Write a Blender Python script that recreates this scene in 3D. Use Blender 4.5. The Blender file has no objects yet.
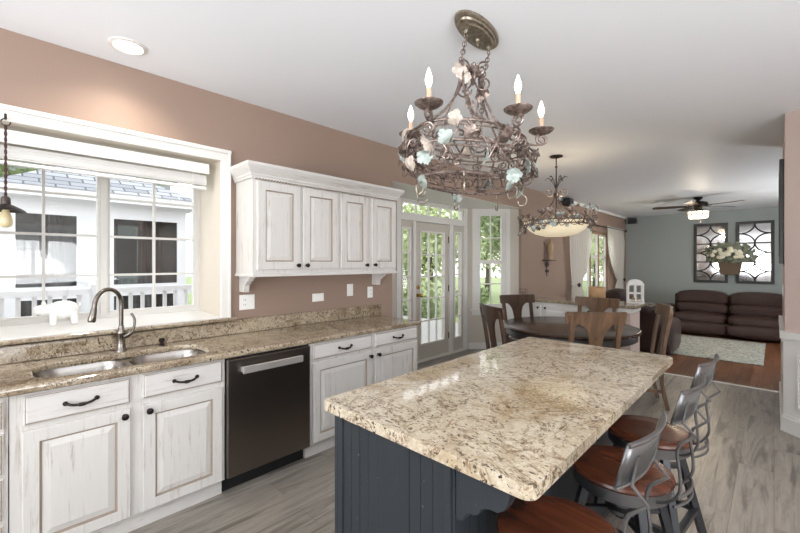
import bpy, bmesh, math, random
from math import sin, cos, pi, radians as R
from mathutils import Vector, Matrix
random.seed(7)
S = bpy.context.scene
COL = S.collection

# ------------------------------------------------------------------ camera, world, light, exposure
H = 1.46
cd = bpy.data.cameras.new('camera'); cam = bpy.data.objects.new('camera', cd); COL.objects.link(cam)
cam.location = (0, 0, H); cam.rotation_euler = (R(90), 0, math.atan(374/388))
cd.sensor_width = 36; cd.lens = 388/800*36; cd.shift_y = -4/800; cd.clip_start = .02
S.camera = cam
S.view_settings.view_transform = 'Standard'; S.view_settings.look = 'None'
S.view_settings.gamma = 1; S.view_settings.use_curve_mapping = False
S.view_settings.exposure = 0.12
W = bpy.data.worlds.new('sky'); S.world = W; W.use_nodes = True
nt = W.node_tree; bg = nt.nodes['Background']
tc = nt.nodes.new('ShaderNodeTexCoord'); sp = nt.nodes.new('ShaderNodeSeparateXYZ'); cr = nt.nodes.new('ShaderNodeValToRGB')
nt.links.new(tc.outputs['Generated'], sp.inputs[0]); nt.links.new(sp.outputs['Z'], cr.inputs[0]); nt.links.new(cr.outputs[0], bg.inputs[0])
cr.color_ramp.elements[0].color = (1, 1, 1, 1); cr.color_ramp.elements[1].color = (.88, .94, 1, 1)
bg.inputs[1].default_value = 2.2

def area(name, loc, rot, sx, sy, power, color=(1, 1, 1), portal=False):
    l = bpy.data.lights.new(name, 'AREA'); l.shape = 'RECTANGLE'; l.size = sx; l.size_y = sy; l.energy = power; l.color = color
    if portal: l.cycles.is_portal = True
    o = bpy.data.objects.new(name, l); COL.objects.link(o); o.location = loc; o.rotation_euler = rot
    return o
def face(d):   # euler for a light whose -Z looks along d
    return Vector(d).to_track_quat('-Z', 'Y').to_euler()
# daylight entering by the windows in view (portals onto the sky)
area('portal_sink_window', (-3.62, .54, 1.6), face((1, 0, 0)), 1.4, 1.2, 1, portal=True)
area('portal_patio_door', (-3.86, 4.62, 1.2), face((1, 0, 0)), 1.7, 2.4, 1, portal=True)
area('portal_bay', (-3.5, 5.9, 1.45), face((1, -1, 0)), .6, 1.8, 1, portal=True)
area('portal_family', (-3.2, 9.95, 1.2), face((1, 0, 0)), 2.2, 1.9, 1, portal=True)
# fill lights added at unseen windows behind and beside the camera, tilted upward
area('rear_fill_light', (-.6, -2.93, 1.5), face((0, .62, .9)), 3.6, 2.0, 225, (.95, .975, 1))
area('side_fill_light', (2.72, .6, 1.5), face((-.5, .35, 1)), 2.2, 1.5, 125, (.95, .975, 1))
area('family_side_fill_light', (1.92, 9.0, 1.3), face((-1, 0, .35)), 2.0, 1.6, 75, (.95, .98, 1))

# ------------------------------------------------------------------ materials
def mat(name, color=(.8, .8, .8), rough=.5, metal=0, spec=.5, emit=0, ecol=None):
    m = bpy.data.materials.new(name); m.use_nodes = True
    b = m.node_tree.nodes['Principled BSDF']
    b.inputs['Base Color'].default_value = (*color, 1); b.inputs['Roughness'].default_value = rough
    b.inputs['Metallic'].default_value = metal; b.inputs['Specular IOR Level'].default_value = spec
    if emit:
        b.inputs['Emission Color'].default_value = (*(ecol or color), 1); b.inputs['Emission Strength'].default_value = emit
    return m
def srgb(r, g, b):
    f = lambda c: (c/255/12.92) if c/255 <= .04045 else ((c/255+.055)/1.055)**2.4
    return (f(r), f(g), f(b))
class NG:
    """small wrapper for building node graphs"""
    def __init__(s, m): s.t = m.node_tree; s.b = s.t.nodes['Principled BSDF']
    def n(s, typ, **kw):
        q = s.t.nodes.new(typ)
        for k, v in kw.items():
            if k in q.inputs: q.inputs[k].default_value = v
            else: setattr(q, k, v)
        return q
    def l(s, a, b): s.t.links.new(a, b)
    def coord(s, scale=(1, 1, 1), kind='Object', rot=(0, 0, 0)):
        c = s.n('ShaderNodeTexCoord'); m = s.n('ShaderNodeMapping')
        m.inputs['Scale'].default_value = scale; m.inputs['Rotation'].default_value = rot
        s.l(c.outputs[kind], m.inputs['Vector']); return m.outputs[0]
    def noise(s, vec, scale, detail=4, rough=.55, dist=0):
        q = s.n('ShaderNodeTexNoise'); q.inputs['Scale'].default_value = scale; q.inputs['Detail'].default_value = detail
        q.inputs['Roughness'].default_value = rough; q.inputs['Distortion'].default_value = dist
        s.l(vec, q.inputs['Vector']); return q.outputs['Fac']
    def ramp(s, fac, stops, interp='LINEAR'):
        q = s.n('ShaderNodeValToRGB'); e = q.color_ramp.elements; q.color_ramp.interpolation = interp
        while len(e) < len(stops): e.new(.5)
        for i, (p, c) in enumerate(stops):
            e[i].position = p; e[i].color = (*c, 1) if len(c) == 3 else c
        s.l(fac, q.inputs[0]); return q.outputs[0]
    def mix(s, fac, a, b, blend='MIX'):
        q = s.n('ShaderNodeMix'); q.data_type = 'RGBA'; q.blend_type = blend
        for v, i in ((fac, 0), (a, 6), (b, 7)):
            if hasattr(v, 'links') or hasattr(v, 'is_linked'): s.l(v, q.inputs[i])
            elif isinstance(v, (int, float)): q.inputs[i].default_value = v
            else: q.inputs[i].default_value = (*v, 1)
        return q.outputs[2]
    def col(s, out): s.l(out, s.b.inputs['Base Color'])
    def bump(s, h, strength=.3, dist=.01):
        q = s.n('ShaderNodeBump'); q.inputs['Strength'].default_value = strength; q.inputs['Distance'].default_value = dist
        s.l(h, q.inputs['Height']); s.l(q.outputs[0], s.b.inputs['Normal'])
    def rough(s, out): s.l(out, s.b.inputs['Roughness'])
B0, B1 = (0, 0, 0), (1, 1, 1)

def granite(name, base, base2, vein, dark, sc=1.0):
    m = mat(name, base, .06, 0, .75); g = NG(m); v = g.coord()
    big = g.noise(v, 2.2*sc, 3, .6, .8)
    c = g.mix(g.ramp(big, [(.46, B0), (.66, B1)]), base, base2)
    mid = g.noise(v, 26*sc, 5, .75, .4)
    c = g.mix(g.ramp(mid, [(.47, B0), (.66, (.55,)*3)]), c, tuple(x*.68 for x in base2))
    fine = g.noise(v, 95, 3, .7)
    c = g.mix(g.ramp(fine, [(.54, B0), (.66, (.5,)*3)]), c, srgb(226, 218, 204))
    vn = g.noise(v, 4.2*sc, 6, .62, 1.6)
    band = g.ramp(vn, [(.47, B0), (.496, B1), (.504, B1), (.53, B0)])
    c = g.mix(g.mix(1.0, band, g.ramp(g.noise(v, 40, 4, .7), [(.38, B0), (.6, B1)]), 'MULTIPLY'), c, vein)
    sp_ = g.noise(g.coord((1, 1.6, 1)), 62, 2, .6, .6); area_ = g.noise(v, 7, 3, .6)
    dk = g.mix(1.0, g.ramp(sp_, [(.585, B0), (.625, B1)]), g.ramp(area_, [(.36, (.1,)*3), (.6, B1)]), 'MULTIPLY')
    c = g.mix(dk, c, dark)
    g.col(c); return m
M = {}
M['granite'] = granite('island_granite', srgb(198, 185, 164), srgb(160, 138, 104), srgb(104, 78, 50), srgb(54, 45, 38))
M['granite_counter'] = granite('counter_granite', srgb(172, 157, 134), srgb(132, 114, 91), srgb(92, 70, 48), srgb(42, 36, 32), 1.2)

def distressed(name, base, streak, amount=.62, axis=2):
    m = mat(name, base, .42, 0, .4); g = NG(m)
    s = [46, 46, 46]; s[axis] = 3.0
    v = g.coord(tuple(s)); n1 = g.noise(v, 1.0, 5, .7, .3); n2 = g.noise(g.coord(), 5, 3, .6)
    f = g.mix(1.0, g.ramp(n1, [(amount-.02, B0), (amount+.16, B1)]), g.ramp(n2, [(.35, (.15,)*3), (.65, B1)]), 'MULTIPLY')
    c = g.mix(f, base, streak)
    c = g.mix(g.ramp(g.noise(v, 2.5, 3, .6), [(.3, B0), (.8, (.25,)*3)]), c, tuple(x*.84 for x in base))
    g.col(c); return m
M['cab'] = distressed('distressed_white_paint', srgb(214, 211, 207), srgb(154, 139, 126), .565)
M['cab_h'] = distressed('distressed_white_paint_rails', srgb(216, 213, 210), srgb(154, 139, 126), .565, 1)
M['glaze'] = mat('brown_glaze_in_grooves', srgb(158, 143, 130), .6)
M['white'] = mat('white_trim_paint', srgb(226, 224, 220), .35, 0, .4)
M['cream'] = mat('cream_paint', srgb(206, 196, 182), .5)
M['bayw'] = mat('greige_bay_paint', srgb(200, 193, 182), .6)
M['doorp'] = mat('greige_door_paint', srgb(196, 190, 180), .45)

def paint(name, col, var=.06):
    m = mat(name, col, .55, 0, .3); g = NG(m); v = g.coord()
    g.col(g.mix(g.noise(v, 1.3, 3), tuple(x*(1-var) for x in col), tuple(min(1, x*(1+var)) for x in col)))
    g.bump(g.noise(v, 160, 2), .06, .002); return m
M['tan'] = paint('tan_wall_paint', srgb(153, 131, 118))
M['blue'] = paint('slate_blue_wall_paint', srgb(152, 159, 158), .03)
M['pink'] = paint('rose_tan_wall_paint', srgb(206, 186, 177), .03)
M['ceil'] = paint('white_ceiling_paint', srgb(243, 246, 251), .01)

def planks(name, cols, w, l, rough, rot=0, gap=srgb(60, 50, 44), grain=.5, mortar=.0022):
    m = mat(name, cols[0], rough, 0, .45); g = NG(m)
    v = g.coord((1, 1, 1), 'Object', (0, 0, rot))
    b = g.n('ShaderNodeTexBrick'); b.offset = .37; b.offset_frequency = 2
    for k, x in (('Scale', 1), ('Brick Width', l), ('Row Height', w), ('Mortar Size', mortar), ('Mortar Smooth', .3), ('Bias', 0)): b.inputs[k].default_value = x
    b.inputs['Color1'].default_value = (0, 0, 0, 1); b.inputs['Color2'].default_value = (1, 1, 1, 1); b.inputs['Mortar'].default_value = (.5, .5, .5, 1)
    g.l(v, b.inputs['Vector'])
    tone = g.ramp(b.outputs['Color'], [(0, cols[0]), (.5, cols[1]), (1, cols[2])])
    # grain stretched along the boards and shifted from board to board
    mp = g.n('ShaderNodeMapping'); mp.inputs['Scale'].default_value = (1.1, 13, 1); g.l(v, mp.inputs['Vector'])
    add = g.n('ShaderNodeVectorMath'); add.operation = 'ADD'; g.l(mp.outputs[0], add.inputs[0])
    sc = g.n('ShaderNodeVectorMath'); sc.operation = 'SCALE'; sc.inputs['Scale'].default_value = 9; g.l(b.outputs['Color'], sc.inputs[0]); g.l(sc.outputs[0], add.inputs[1])
    gr = g.noise(add.outputs[0], 1.9, 8, .74, 1.3)
    c = g.mix(g.ramp(gr, [(.36, B0), (.66, B1)]), g.mix(grain, tone, tuple(x*.45 for x in cols[0]), 'MIX'), g.mix(.25, tone, tuple(min(1, x*1.25) for x in cols[2])))
    kn = g.noise(add.outputs[0], .55, 4, .6, 2.2)
    c = g.mix(g.ramp(kn, [(.53, B0), (.66, (.85,)*3)]), c, tuple(x*.42 for x in cols[0]))
    c = g.mix(b.outputs['Fac'], c, gap)
    g.col(c); g.bump(gr, .06, .004); return m
M['vinyl'] = planks('grey_vinyl_planks', (srgb(136, 128, 119), srgb(150, 142, 133), srgb(164, 156, 147)), .185, 1.25, .34, R(90), srgb(104, 96, 89), .5, .0012)
M['hardwood'] = planks('red_brown_hardwood', (srgb(94, 59, 40), srgb(116, 75, 51), srgb(136, 92, 64)), .12, .9, .3, R(90), srgb(40, 24, 16), .4)

def wood(name, a, b, rough=.4, axis=2, sc=1.0):
    m = mat(name, a, rough, 0, .45); g = NG(m); s = [14*sc]*3; s[axis] = 1.2*sc
    v = g.coord(tuple(s)); n = g.noise(v, 1.3, 6, .65, 1.0)
    g.col(g.mix(g.ramp(n, [(.3, B0), (.7, B1)]), a, b)); g.bump(n, .12, .003); return m
M['seatwood'] = wood('red_brown_seat_wood', srgb(50, 27, 19), srgb(98, 53, 34), .27, 0)
M['chairwood'] = wood('weathered_brown_chair_wood', srgb(70, 50, 36), srgb(124, 95, 70), .42, 2)
M['darkwood'] = wood('backlit_chair_and_dark_fan_wood', srgb(50, 35, 27), srgb(88, 65, 50), .42, 2)  # backlight shade put into the chair colour; own dark tone of the fan blades
M['tablewood'] = wood('dark_table_top_wood', srgb(42, 30, 25), srgb(80, 62, 51), .22, 0, .7)
M['tableblack'] = mat('black_painted_table_edge', srgb(38, 36, 36), .4)
M['tanwood'] = wood('tan_window_wood', srgb(140, 110, 84), srgb(170, 138, 108), .5)
M['navy'] = mat('charcoal_blue_paint', srgb(70, 80, 92), .45, 0, .4)
g = NG(M['navy']); g.col(g.mix(g.ramp(g.noise(g.coord(), 26, 4, .75), [(.66, B0), (.71, B1)]), g.mix(g.noise(g.coord((20, 20, 1)), 1.5, 4), srgb(36, 41, 46), srgb(46, 52, 58)), srgb(112, 118, 126)))
def steel(name, c, rough, axis=2):
    m = mat(name, c, rough, 1); g = NG(m); s = [220]*3; s[axis] = 2
    n = g.noise(g.coord(tuple(s)), 1, 2); g.bump(n, .04, .001); return m
M['steel_dark'] = steel('black_stainless_steel', srgb(128, 120, 114), .3, 1)
M['steel'] = steel('brushed_steel', srgb(168, 164, 160), .26, 0)
M['nickel'] = mat('brushed_nickel', srgb(128, 122, 116), .25, 1)
M['gun'] = mat('gunmetal', srgb(118, 118, 120), .36, .9); M['gun_dark'] = mat('dark_gunmetal', srgb(74, 76, 80), .38, .8)
M['bronze'] = mat('oil_rubbed_bronze', srgb(46, 40, 38), .35, .7)
M['black'] = mat('black_plastic', srgb(26, 26, 28), .45)
M['blackwood'] = mat('black_frame_paint', srgb(34, 33, 35), .4)
M['brass'] = mat('brass', srgb(190, 150, 80), .25, 1)
M['plate'] = mat('white_plastic', srgb(244, 243, 240), .3)
M['slot'] = mat('grey_outlet_slots', srgb(120, 116, 112), .5)
def iron(name, a, b):
    m = mat(name, a, .34, .75); g = NG(m)
    g.col(g.mix(g.ramp(g.noise(g.coord(), 38, 4, .7), [(.35, B0), (.65, B1)]), a, b)); return m
M['iron'] = iron('antiqued_iron', srgb(92, 78, 72), srgb(172, 156, 148))
M['iron_dark'] = iron('dark_iron', srgb(52, 46, 44), srgb(88, 80, 76))
M['pewter'] = iron('aged_silver_gold', srgb(122, 112, 98), srgb(168, 158, 142))
M['leafcream'] = iron('cream_painted_leaf', srgb(168, 154, 142), srgb(214, 202, 190)); M['leafteal'] = iron('pale_teal_leaf', srgb(138, 152, 148), srgb(186, 194, 187))
for k in ('leafcream', 'leafteal'): M[k].node_tree.nodes['Principled BSDF'].inputs['Metallic'].default_value = 0
M['candle'] = mat('ivory_candle_sleeve', srgb(214, 182, 156), .5)
M['bulb'] = mat('lit_bulb', (1, 1, 1), .3, emit=9, ecol=(1, .95, .86))
M['amber'] = mat('amber_lit_bulb', srgb(196, 184, 150), .12, emit=.12, ecol=srgb(255, 226, 160))
M['lens'] = mat('lit_downlight_lens', (1, 1, 1), .4, emit=10, ecol=(1, .93, .82))
M['fanglass'] = mat('lit_crystal_shade', (1, .92, .8), .2, emit=2.2, ecol=(1, .82, .58))
def alabaster():
    m = mat('alabaster_glass', srgb(238, 228, 204), .3, emit=.45, ecol=srgb(255, 236, 200)); g = NG(m)
    g.col(g.mix(g.noise(g.coord(), 7, 4, .6, 1), srgb(240, 234, 214), srgb(214, 194, 152))); return m
M['alabaster'] = alabaster()
def leather():
    m = mat('dark_brown_leather', srgb(64, 44, 40), .28, 0, .55); g = NG(m); v = g.coord()
    g.col(g.mix(g.noise(v, 5, 4), srgb(44, 26, 22), srgb(72, 46, 39)))
    g.bump(g.mix(.5, g.noise(v, 7, 6, .65, 1.6), g.noise(v, 120, 2)), .8, .05); return m
M['leather'] = leather()
def rugm():
    m = mat('grey_patterned_rug', srgb(176, 176, 166), .95, 0, .1); g = NG(m); v = g.coord()
    n = g.noise(v, 22, 4, .7, .6); g.col(g.mix(g.ramp(n, [(.4, B0), (.6, B1)]), srgb(128, 130, 124), srgb(188, 187, 177))); g.bump(g.noise(v, 180, 2), .5, .01); return m
M['rug'] = rugm()
def glass(name, tint=(1, 1, 1), refl=.03):
    m = bpy.data.materials.new(name); m.use_nodes = True; t = m.node_tree; t.nodes.remove(t.nodes['Principled BSDF'])
    tr = t.nodes.new('ShaderNodeBsdfTransparent'); tr.inputs[0].default_value = (*tint, 1)
    gl = t.nodes.new('ShaderNodeBsdfGlossy'); gl.inputs['Roughness'].default_value = .02
    lw = t.nodes.new('ShaderNodeLayerWeight'); lw.inputs['Blend'].default_value = .5; pw = t.nodes.new('ShaderNodeMath'); pw.operation = 'POWER'; pw.inputs[1].default_value = 4
    ma = t.nodes.new('ShaderNodeMath'); ma.operation = 'MULTIPLY_ADD'; ma.inputs[1].default_value = .45; ma.inputs[2].default_value = refl; mx = t.nodes.new('ShaderNodeMixShader')
    t.links.new(lw.outputs['Facing'], pw.inputs[0]); t.links.new(pw.outputs[0], ma.inputs[0]); t.links.new(ma.outputs[0], mx.inputs[0]); t.links.new(tr.outputs[0], mx.inputs[1]); t.links.new(gl.outputs[0], mx.inputs[2])
    t.links.new(mx.outputs[0], t.nodes['Material Output'].inputs[0]); return m
M['glass'] = glass('clear_window_glass'); M['glass_grey'] = glass('grey_sunroom_glass', (.5, .52, .53), refl=.06)
M['mirror'] = mat('aged_mirror_silver', (.5, .5, .5), .06, 1)
def curtainm():
    m = mat('sheer_white_fabric', srgb(246, 244, 240), .8, 0, .1); t = m.node_tree; tl = t.nodes.new('ShaderNodeBsdfTranslucent'); tl.inputs[0].default_value = (*srgb(250, 249, 246), 1)
    mx = t.nodes.new('ShaderNodeMixShader'); mx.inputs[0].default_value = .65; o = t.nodes['Material Output']
    t.links.new(t.nodes['Principled BSDF'].outputs[0], mx.inputs[1]); t.links.new(tl.outputs[0], mx.inputs[2])
    tr = t.nodes.new('ShaderNodeBsdfTransparent'); m2 = t.nodes.new('ShaderNodeMixShader'); m2.inputs[0].default_value = .22
    t.links.new(mx.outputs[0], m2.inputs[1]); t.links.new(tr.outputs[0], m2.inputs[2]); t.links.new(m2.outputs[0], o.inputs[0]); return m
M['curtain'] = curtainm()
M['terracotta'] = mat('woven_tan_pot', srgb(104, 87, 70), .85)
M['leafgreen'] = mat('grey_green_leaves', srgb(132, 138, 118), .6); M['petal'] = mat('cream_petals', srgb(226, 220, 198), .6)
M['waxtan'] = mat('tan_pillar_candle', srgb(190, 152, 112), .5)
M['carved'] = wood('carved_pale_wood', srgb(150, 120, 90), srgb(200, 172, 138), .6)
# outdoors
def foliage(name, a, b):
    m = mat(name, a, .6, 0, .2); g = NG(m); g.col(g.mix(g.noise(g.coord(), 3.5, 4), a, b)); return m
M['leaf1'] = foliage('pale_green_leaves', srgb(150, 166, 112), srgb(206, 216, 168)); M['leaf2'] = foliage('mid_green_leaves', srgb(104, 124, 84), srgb(172, 186, 138))  # a pale and a mid green foliage colour
M['bark'] = wood('grey_bark', srgb(84, 74, 64), srgb(124, 112, 100), .9)
M['lawn'] = foliage('lawn_grass', srgb(120, 140, 84), srgb(156, 170, 112)); M['patio'] = paint('pale_concrete', srgb(164, 162, 158), .05)
M['siding'] = mat('grey_clapboard', srgb(176, 182, 186), .6)
M['outwhite'] = mat('white_outdoor_paint', srgb(232, 234, 236), .5)
def shingle():
    m = mat('grey_roof_shingles', srgb(150, 152, 156), .9); g = NG(m); b = g.n('ShaderNodeTexBrick')
    for k, x in (('Scale', 1), ('Brick Width', .33), ('Row Height', .15), ('Mortar Size', .012)): b.inputs[k].default_value = x
    b.inputs['Color1'].default_value = (*srgb(146, 150, 156), 1); b.inputs['Color2'].default_value = (*srgb(184, 186, 190), 1); b.inputs['Mortar'].default_value = (*srgb(92, 94, 98), 1)
    g.l(g.coord(rot=(0, 0, R(90))), b.inputs['Vector']); g.col(b.outputs['Color']); return m
M['shingle'] = shingle()
M['sunroom_in'] = mat('dim_sunroom_interior', srgb(190, 188, 184), .8)

# ------------------------------------------------------------------ mesh builder
I4 = Matrix.Identity(4)
class MB:
    def __init__(s, Mx=None): s.v = []; s.f = []; s.mi = []; s.M = Mx or I4; s.k = 0
    def add(s, vs, fs, mi=0, Mx=None):
        o = len(s.v); m = s.M @ Mx if Mx is not None else s.M
        s.v += [m @ Vector(p) for p in vs]
        for k, f in enumerate(fs):
            s.f.append([i+o for i in f]); s.mi.append(mi if isinstance(mi, int) else mi[k])
        return s
    def box(s, x0, x1, y0, y1, z0, z1, mi=0, Mx=None, jit=True):
        if jit:   # each further box a hair larger, so faces of overlapping boxes never coincide
            e = .00022*(s.k % 7); s.k += 1; x0 -= e; x1 += e; y0 -= e; y1 += e; z0 -= e; z1 += e
        vs = [(x, y, z) for x in (x0, x1) for y in (y0, y1) for z in (z0, z1)]
        return s.add(vs, [(0, 1, 3, 2), (4, 6, 7, 5), (0, 4, 5, 1), (2, 3, 7, 6), (0, 2, 6, 4), (1, 5, 7, 3)], mi, Mx)
    def bar(s, p, q, w, h, up=(0, 0, 1), mi=0):
        p, q = Vector(p), Vector(q); d = (q-p).normalized(); u = Vector(up)
        if abs(d.dot(u)) > .98: u = Vector((1, 0, 0))
        a = d.cross(u).normalized()*w/2; b = a.cross(d).normalized()*h/2
        vs = [e+i*a+j*b for e in (p, q) for i in (-1, 1) for j in (-1, 1)]
        return s.add(vs, [(0, 1, 3, 2), (4, 6, 7, 5), (0, 4, 5, 1), (2, 3, 7, 6), (0, 2, 6, 4), (1, 5, 7, 3)], mi)
    def tube(s, pts, r, n=8, closed=False, mi=0, flat=1.0):
        P = [Vector(p) for p in pts]; N = len(P); rings = []; prev = None
        for i in range(N):
            a = P[(i-1) % N] if (closed or i) else P[0]; b = P[(i+1) % N] if (closed or i < N-1) else P[-1]
            t = (b-a).normalized() if (b-a).length > 1e-9 else Vector((0, 0, 1))
            if prev is None:
                up = Vector((0, 0, 1)) if abs(t.z) < .9 else Vector((1, 0, 0)); x = t.cross(up).normalized()
            else:
                x = prev-t*prev.dot(t); x = x.normalized() if x.length > 1e-6 else t.orthogonal().normalized()
            prev = x; y = t.cross(x); rr = r[i] if isinstance(r, (list, tuple)) else r
            rings.append([P[i]+(x*cos(2*pi*k/n)+y*flat*sin(2*pi*k/n))*rr for k in range(n)])
        vs = [p for g_ in rings for p in g_]; fs = []
        for i in range(N if closed else N-1):
            j = (i+1) % N
            for k in range(n): fs.append((i*n+k, i*n+(k+1) % n, j*n+(k+1) % n, j*n+k))
        if not closed: fs += [tuple(range(n))[::-1], tuple((N-1)*n+k for k in range(n))]
        return s.add(vs, fs, mi)
    def lathe(s, prof, n=24, c=(0, 0, 0), mi=0, sx=1, sy=1, Mx=None):
        vs = []; fs = []
        for (r, z) in prof:
            for k in range(n): a = 2*pi*k/n; vs.append((c[0]+r*sx*cos(a), c[1]+r*sy*sin(a), c[2]+z))
        for i in range(len(prof)-1):
            for k in range(n): fs.append((i*n+k, i*n+(k+1) % n, (i+1)*n+(k+1) % n, (i+1)*n+k))
        fs += [tuple(range(n))[::-1], tuple((len(prof)-1)*n+k for k in range(n))]
        return s.add(vs, fs, mi, Mx)
    def ball(s, c, r, n=12, sx=1, sy=1, sz=1, mi=0):
        m = max(6, n//2); prof = [(max(1e-4, r*sin(pi*i/m)), -r*sz*cos(pi*i/m)) for i in range(m+1)]
        return s.lathe(prof, n, c, mi, sx, sy)
    def prism(s, poly, ext, mi=0, Mx=None):
        """poly: list of 3D points, extruded by ext"""
        n = len(poly); e = Vector(ext); vs = [Vector(p) for p in poly]+[Vector(p)+e for p in poly]
        fs = [tuple(range(n))[::-1], tuple(range(n, 2*n))]+[(i, (i+1) % n, n+(i+1) % n, n+i) for i in range(n)]
        return s.add(vs, fs, mi, Mx)
    def loft(s, w, h, loops, mats=None, Mx=None, x0=0, y0=0):
        """nested rectangles in the XY plane, rising along Z: loops of (inset, height)"""
        vs = []; fs = []; mi = []
        for (i, z) in loops: vs += [(x0+i, y0+i, z), (x0+w-i, y0+i, z), (x0+w-i, y0+h-i, z), (x0+i, y0+h-i, z)]
        for L in range(len(loops)-1):
            for k in range(4): fs.append((L*4+k, L*4+(k+1) % 4, L*4+4+(k+1) % 4, L*4+4+k)); mi.append(mats[L] if mats else 0)
        fs += [(3, 2, 1, 0), tuple(len(loops)*4-4+k for k in range(4))]; mi += [0, 0]
        return s.add(vs, fs, mi, Mx)
    def obj(s, name, m, parent=None, loc=None, smooth=False, bevel=0, seg=2, rot=None, solid=0, weld=False):
        me = bpy.data.meshes.new(name); me.from_pydata([tuple(v) for v in s.v], [], s.f)
        for mm in (m if isinstance(m, (list, tuple)) else [m]): me.materials.append(M[mm] if isinstance(mm, str) else mm)
        me.polygons.foreach_set('material_index', s.mi)
        b = bmesh.new(); b.from_mesh(me)
        if weld: bmesh.ops.remove_doubles(b, verts=b.verts, dist=1e-5)
        bmesh.ops.recalc_face_normals(b, faces=b.faces); b.to_mesh(me); b.free()
        o = bpy.data.objects.new(name, me); COL.objects.link(o)
        if smooth:
            me.polygons.foreach_set('use_smooth', [True]*len(me.polygons))
            if smooth == 'auto': me.set_sharp_from_angle(angle=R(38))
        if solid: q = o.modifiers.new('thickness', 'SOLIDIFY'); q.thickness = solid
        if bevel: q = o.modifiers.new('bevel', 'BEVEL'); q.width = bevel; q.segments = seg; q.limit_method = 'ANGLE'; q.angle_limit = R(40)
        if parent: o.parent = parent
        if loc: o.location = loc
        if rot: o.rotation_euler = rot
        return o
def thing(name, label, cat, loc=(0, 0, 0), rz=0, group=None):
    o = bpy.data.objects.new(name, None); COL.objects.link(o); o.location = loc; o.rotation_euler = (0, 0, rz); o.empty_display_size = .05
    return tag(o, label, cat, group)
def tag(o, label, cat, group=None):
    o['label'] = label; o['category'] = cat
    if group: o['group'] = group
    return o
def struct(o): o['kind'] = 'structure'; return o
def sroot(name, loc=(0, 0, 0)):
    o = bpy.data.objects.new(name, None); COL.objects.link(o); o.location = loc; return struct(o)
def copy_tree(o, parent=None):
    c = o.copy(); COL.objects.link(c)
    if parent: c.parent = parent
    for ch in list(o.children): copy_tree(ch, c)
    return c
def axes(o, u, v, n): return Matrix(((u[0], v[0], n[0], o[0]), (u[1], v[1], n[1], o[1]), (u[2], v[2], n[2], o[2]), (0, 0, 0, 1)))
PX = lambda x, y, z: axes((x, y, z), (0, 1, 0), (0, 0, 1), (1, 0, 0))      # plane facing +X: u = +Y, v = +Z
PYm = lambda x, y, z: axes((x, y, z), (1, 0, 0), (0, 0, 1), (0, -1, 0))    # plane facing -Y: u = +X, v = +Z
def wall_panel(mb, u0, u1, z0, z1, holes, t, Mx):
    """wall in the u/v plane of Mx, thickness t going back (-n), with rectangular holes"""
    us = sorted({u0, u1, *[h[0] for h in holes], *[h[1] for h in holes]}); zs = sorted({z0, z1, *[h[2] for h in holes], *[h[3] for h in holes]})
    for a, b in zip(us, us[1:]):
        for c, d in zip(zs, zs[1:]):
            if a < u0 or b > u1 or c < z0 or d > z1: continue
            if any(h[0] <= a and b <= h[1] and h[2] <= c and d <= h[3] for h in holes): continue
            mb.box(a, b, c, d, -t, 0, 0, Mx, False)
def spiral(c, ax, ay, r0, r1, turns, a0=0, n=26):
    c, ax, ay = Vector(c), Vector(ax), Vector(ay); out = []
    for i in range(n+1):
        f = i/n; a = a0+turns*2*pi*f; r = r0+(r1-r0)*f; out.append(c+ax*r*cos(a)+ay*r*sin(a))
    return out
def smooth_path(pts, k=6, closed=False):
    P = [Vector(p) for p in pts]; N = len(P); out = []
    for i in range(N if closed else N-1):
        g = (lambda j: P[j % N]) if closed else (lambda j: P[min(max(j, 0), N-1)])
        a, b, c, d = g(i-1), g(i), g(i+1), g(i+2)
        for q in range(k):
            t = q/k; out.append(.5*((2*b)+(c-a)*t+(2*a-5*b+4*c-d)*t*t+(3*b-a-3*c+d)*t**3))
    if not closed: out.append(P[-1])
    return out

# ------------------------------------------------------------------ the setting
WX = -3.06; CZ = 2.75; LOW = -.18; FY = 12.5
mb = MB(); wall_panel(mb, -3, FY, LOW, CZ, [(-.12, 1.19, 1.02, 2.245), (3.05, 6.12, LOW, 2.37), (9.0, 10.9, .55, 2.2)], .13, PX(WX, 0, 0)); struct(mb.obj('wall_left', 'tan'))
mb = MB(); wall_panel(mb, -3.2, 2.05, LOW, CZ, [], .13, PYm(0, FY, 0)); struct(mb.obj('wall_far', 'blue'))
d = .70711
BAYR = axes((-3.73, 5.5, 0), (d, d, 0), (0, 0, 1), (d, -d, 0)); BAYL = axes((-3.06, 3.05, 0), (-d, d, 0), (0, 0, 1), (d, d, 0)); BAYD = PX(-3.73, 0, 0)
mb = MB(); wall_panel(mb, 3.72, 5.5, 0, 2.40, [(3.85, 5.43, 0, 2.36)], .12, BAYD); struct(mb.obj('wall_bay', 'bayw'))
mb = MB(); wall_panel(mb, 0, .90, 0, 2.40, [(.15, .66, .68, 2.33)], .12, BAYR); struct(mb.obj('wall_bay_right', 'bayw'))
mb = MB(); wall_panel(mb, .04, .947, 0, 2.40, [], .12, BAYL); struct(mb.obj('wall_bay_left', 'bayw'))
mb = MB().prism([(-3.063, 3.052, 2.367), (-3.9, 3.72, 2.367), (-3.9, 5.5, 2.367), (-3.063, 6.118, 2.367)], (0, 0, .06)); struct(mb.obj('ceiling_bay', 'white'))
mb = MB(); mb.box(-3.9, 3, -3, 6.1, -.2, 0); struct(mb.obj('floor', 'vinyl'))
mb = MB(); mb.box(-3.06, 2.2, 6.0, FY, LOW-.1, LOW); struct(mb.obj('floor_family', 'hardwood'))
mb = MB(); mb.box(-1.3, .07, 6.075, 6.13, -.03, .006); struct(mb.obj('trim_1', 'white', bevel=.004))
mb = MB(); mb.box(-3.2, 3, -3.1, FY+.13, CZ, CZ+.1); struct(mb.obj('ceiling', 'ceil'))
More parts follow.
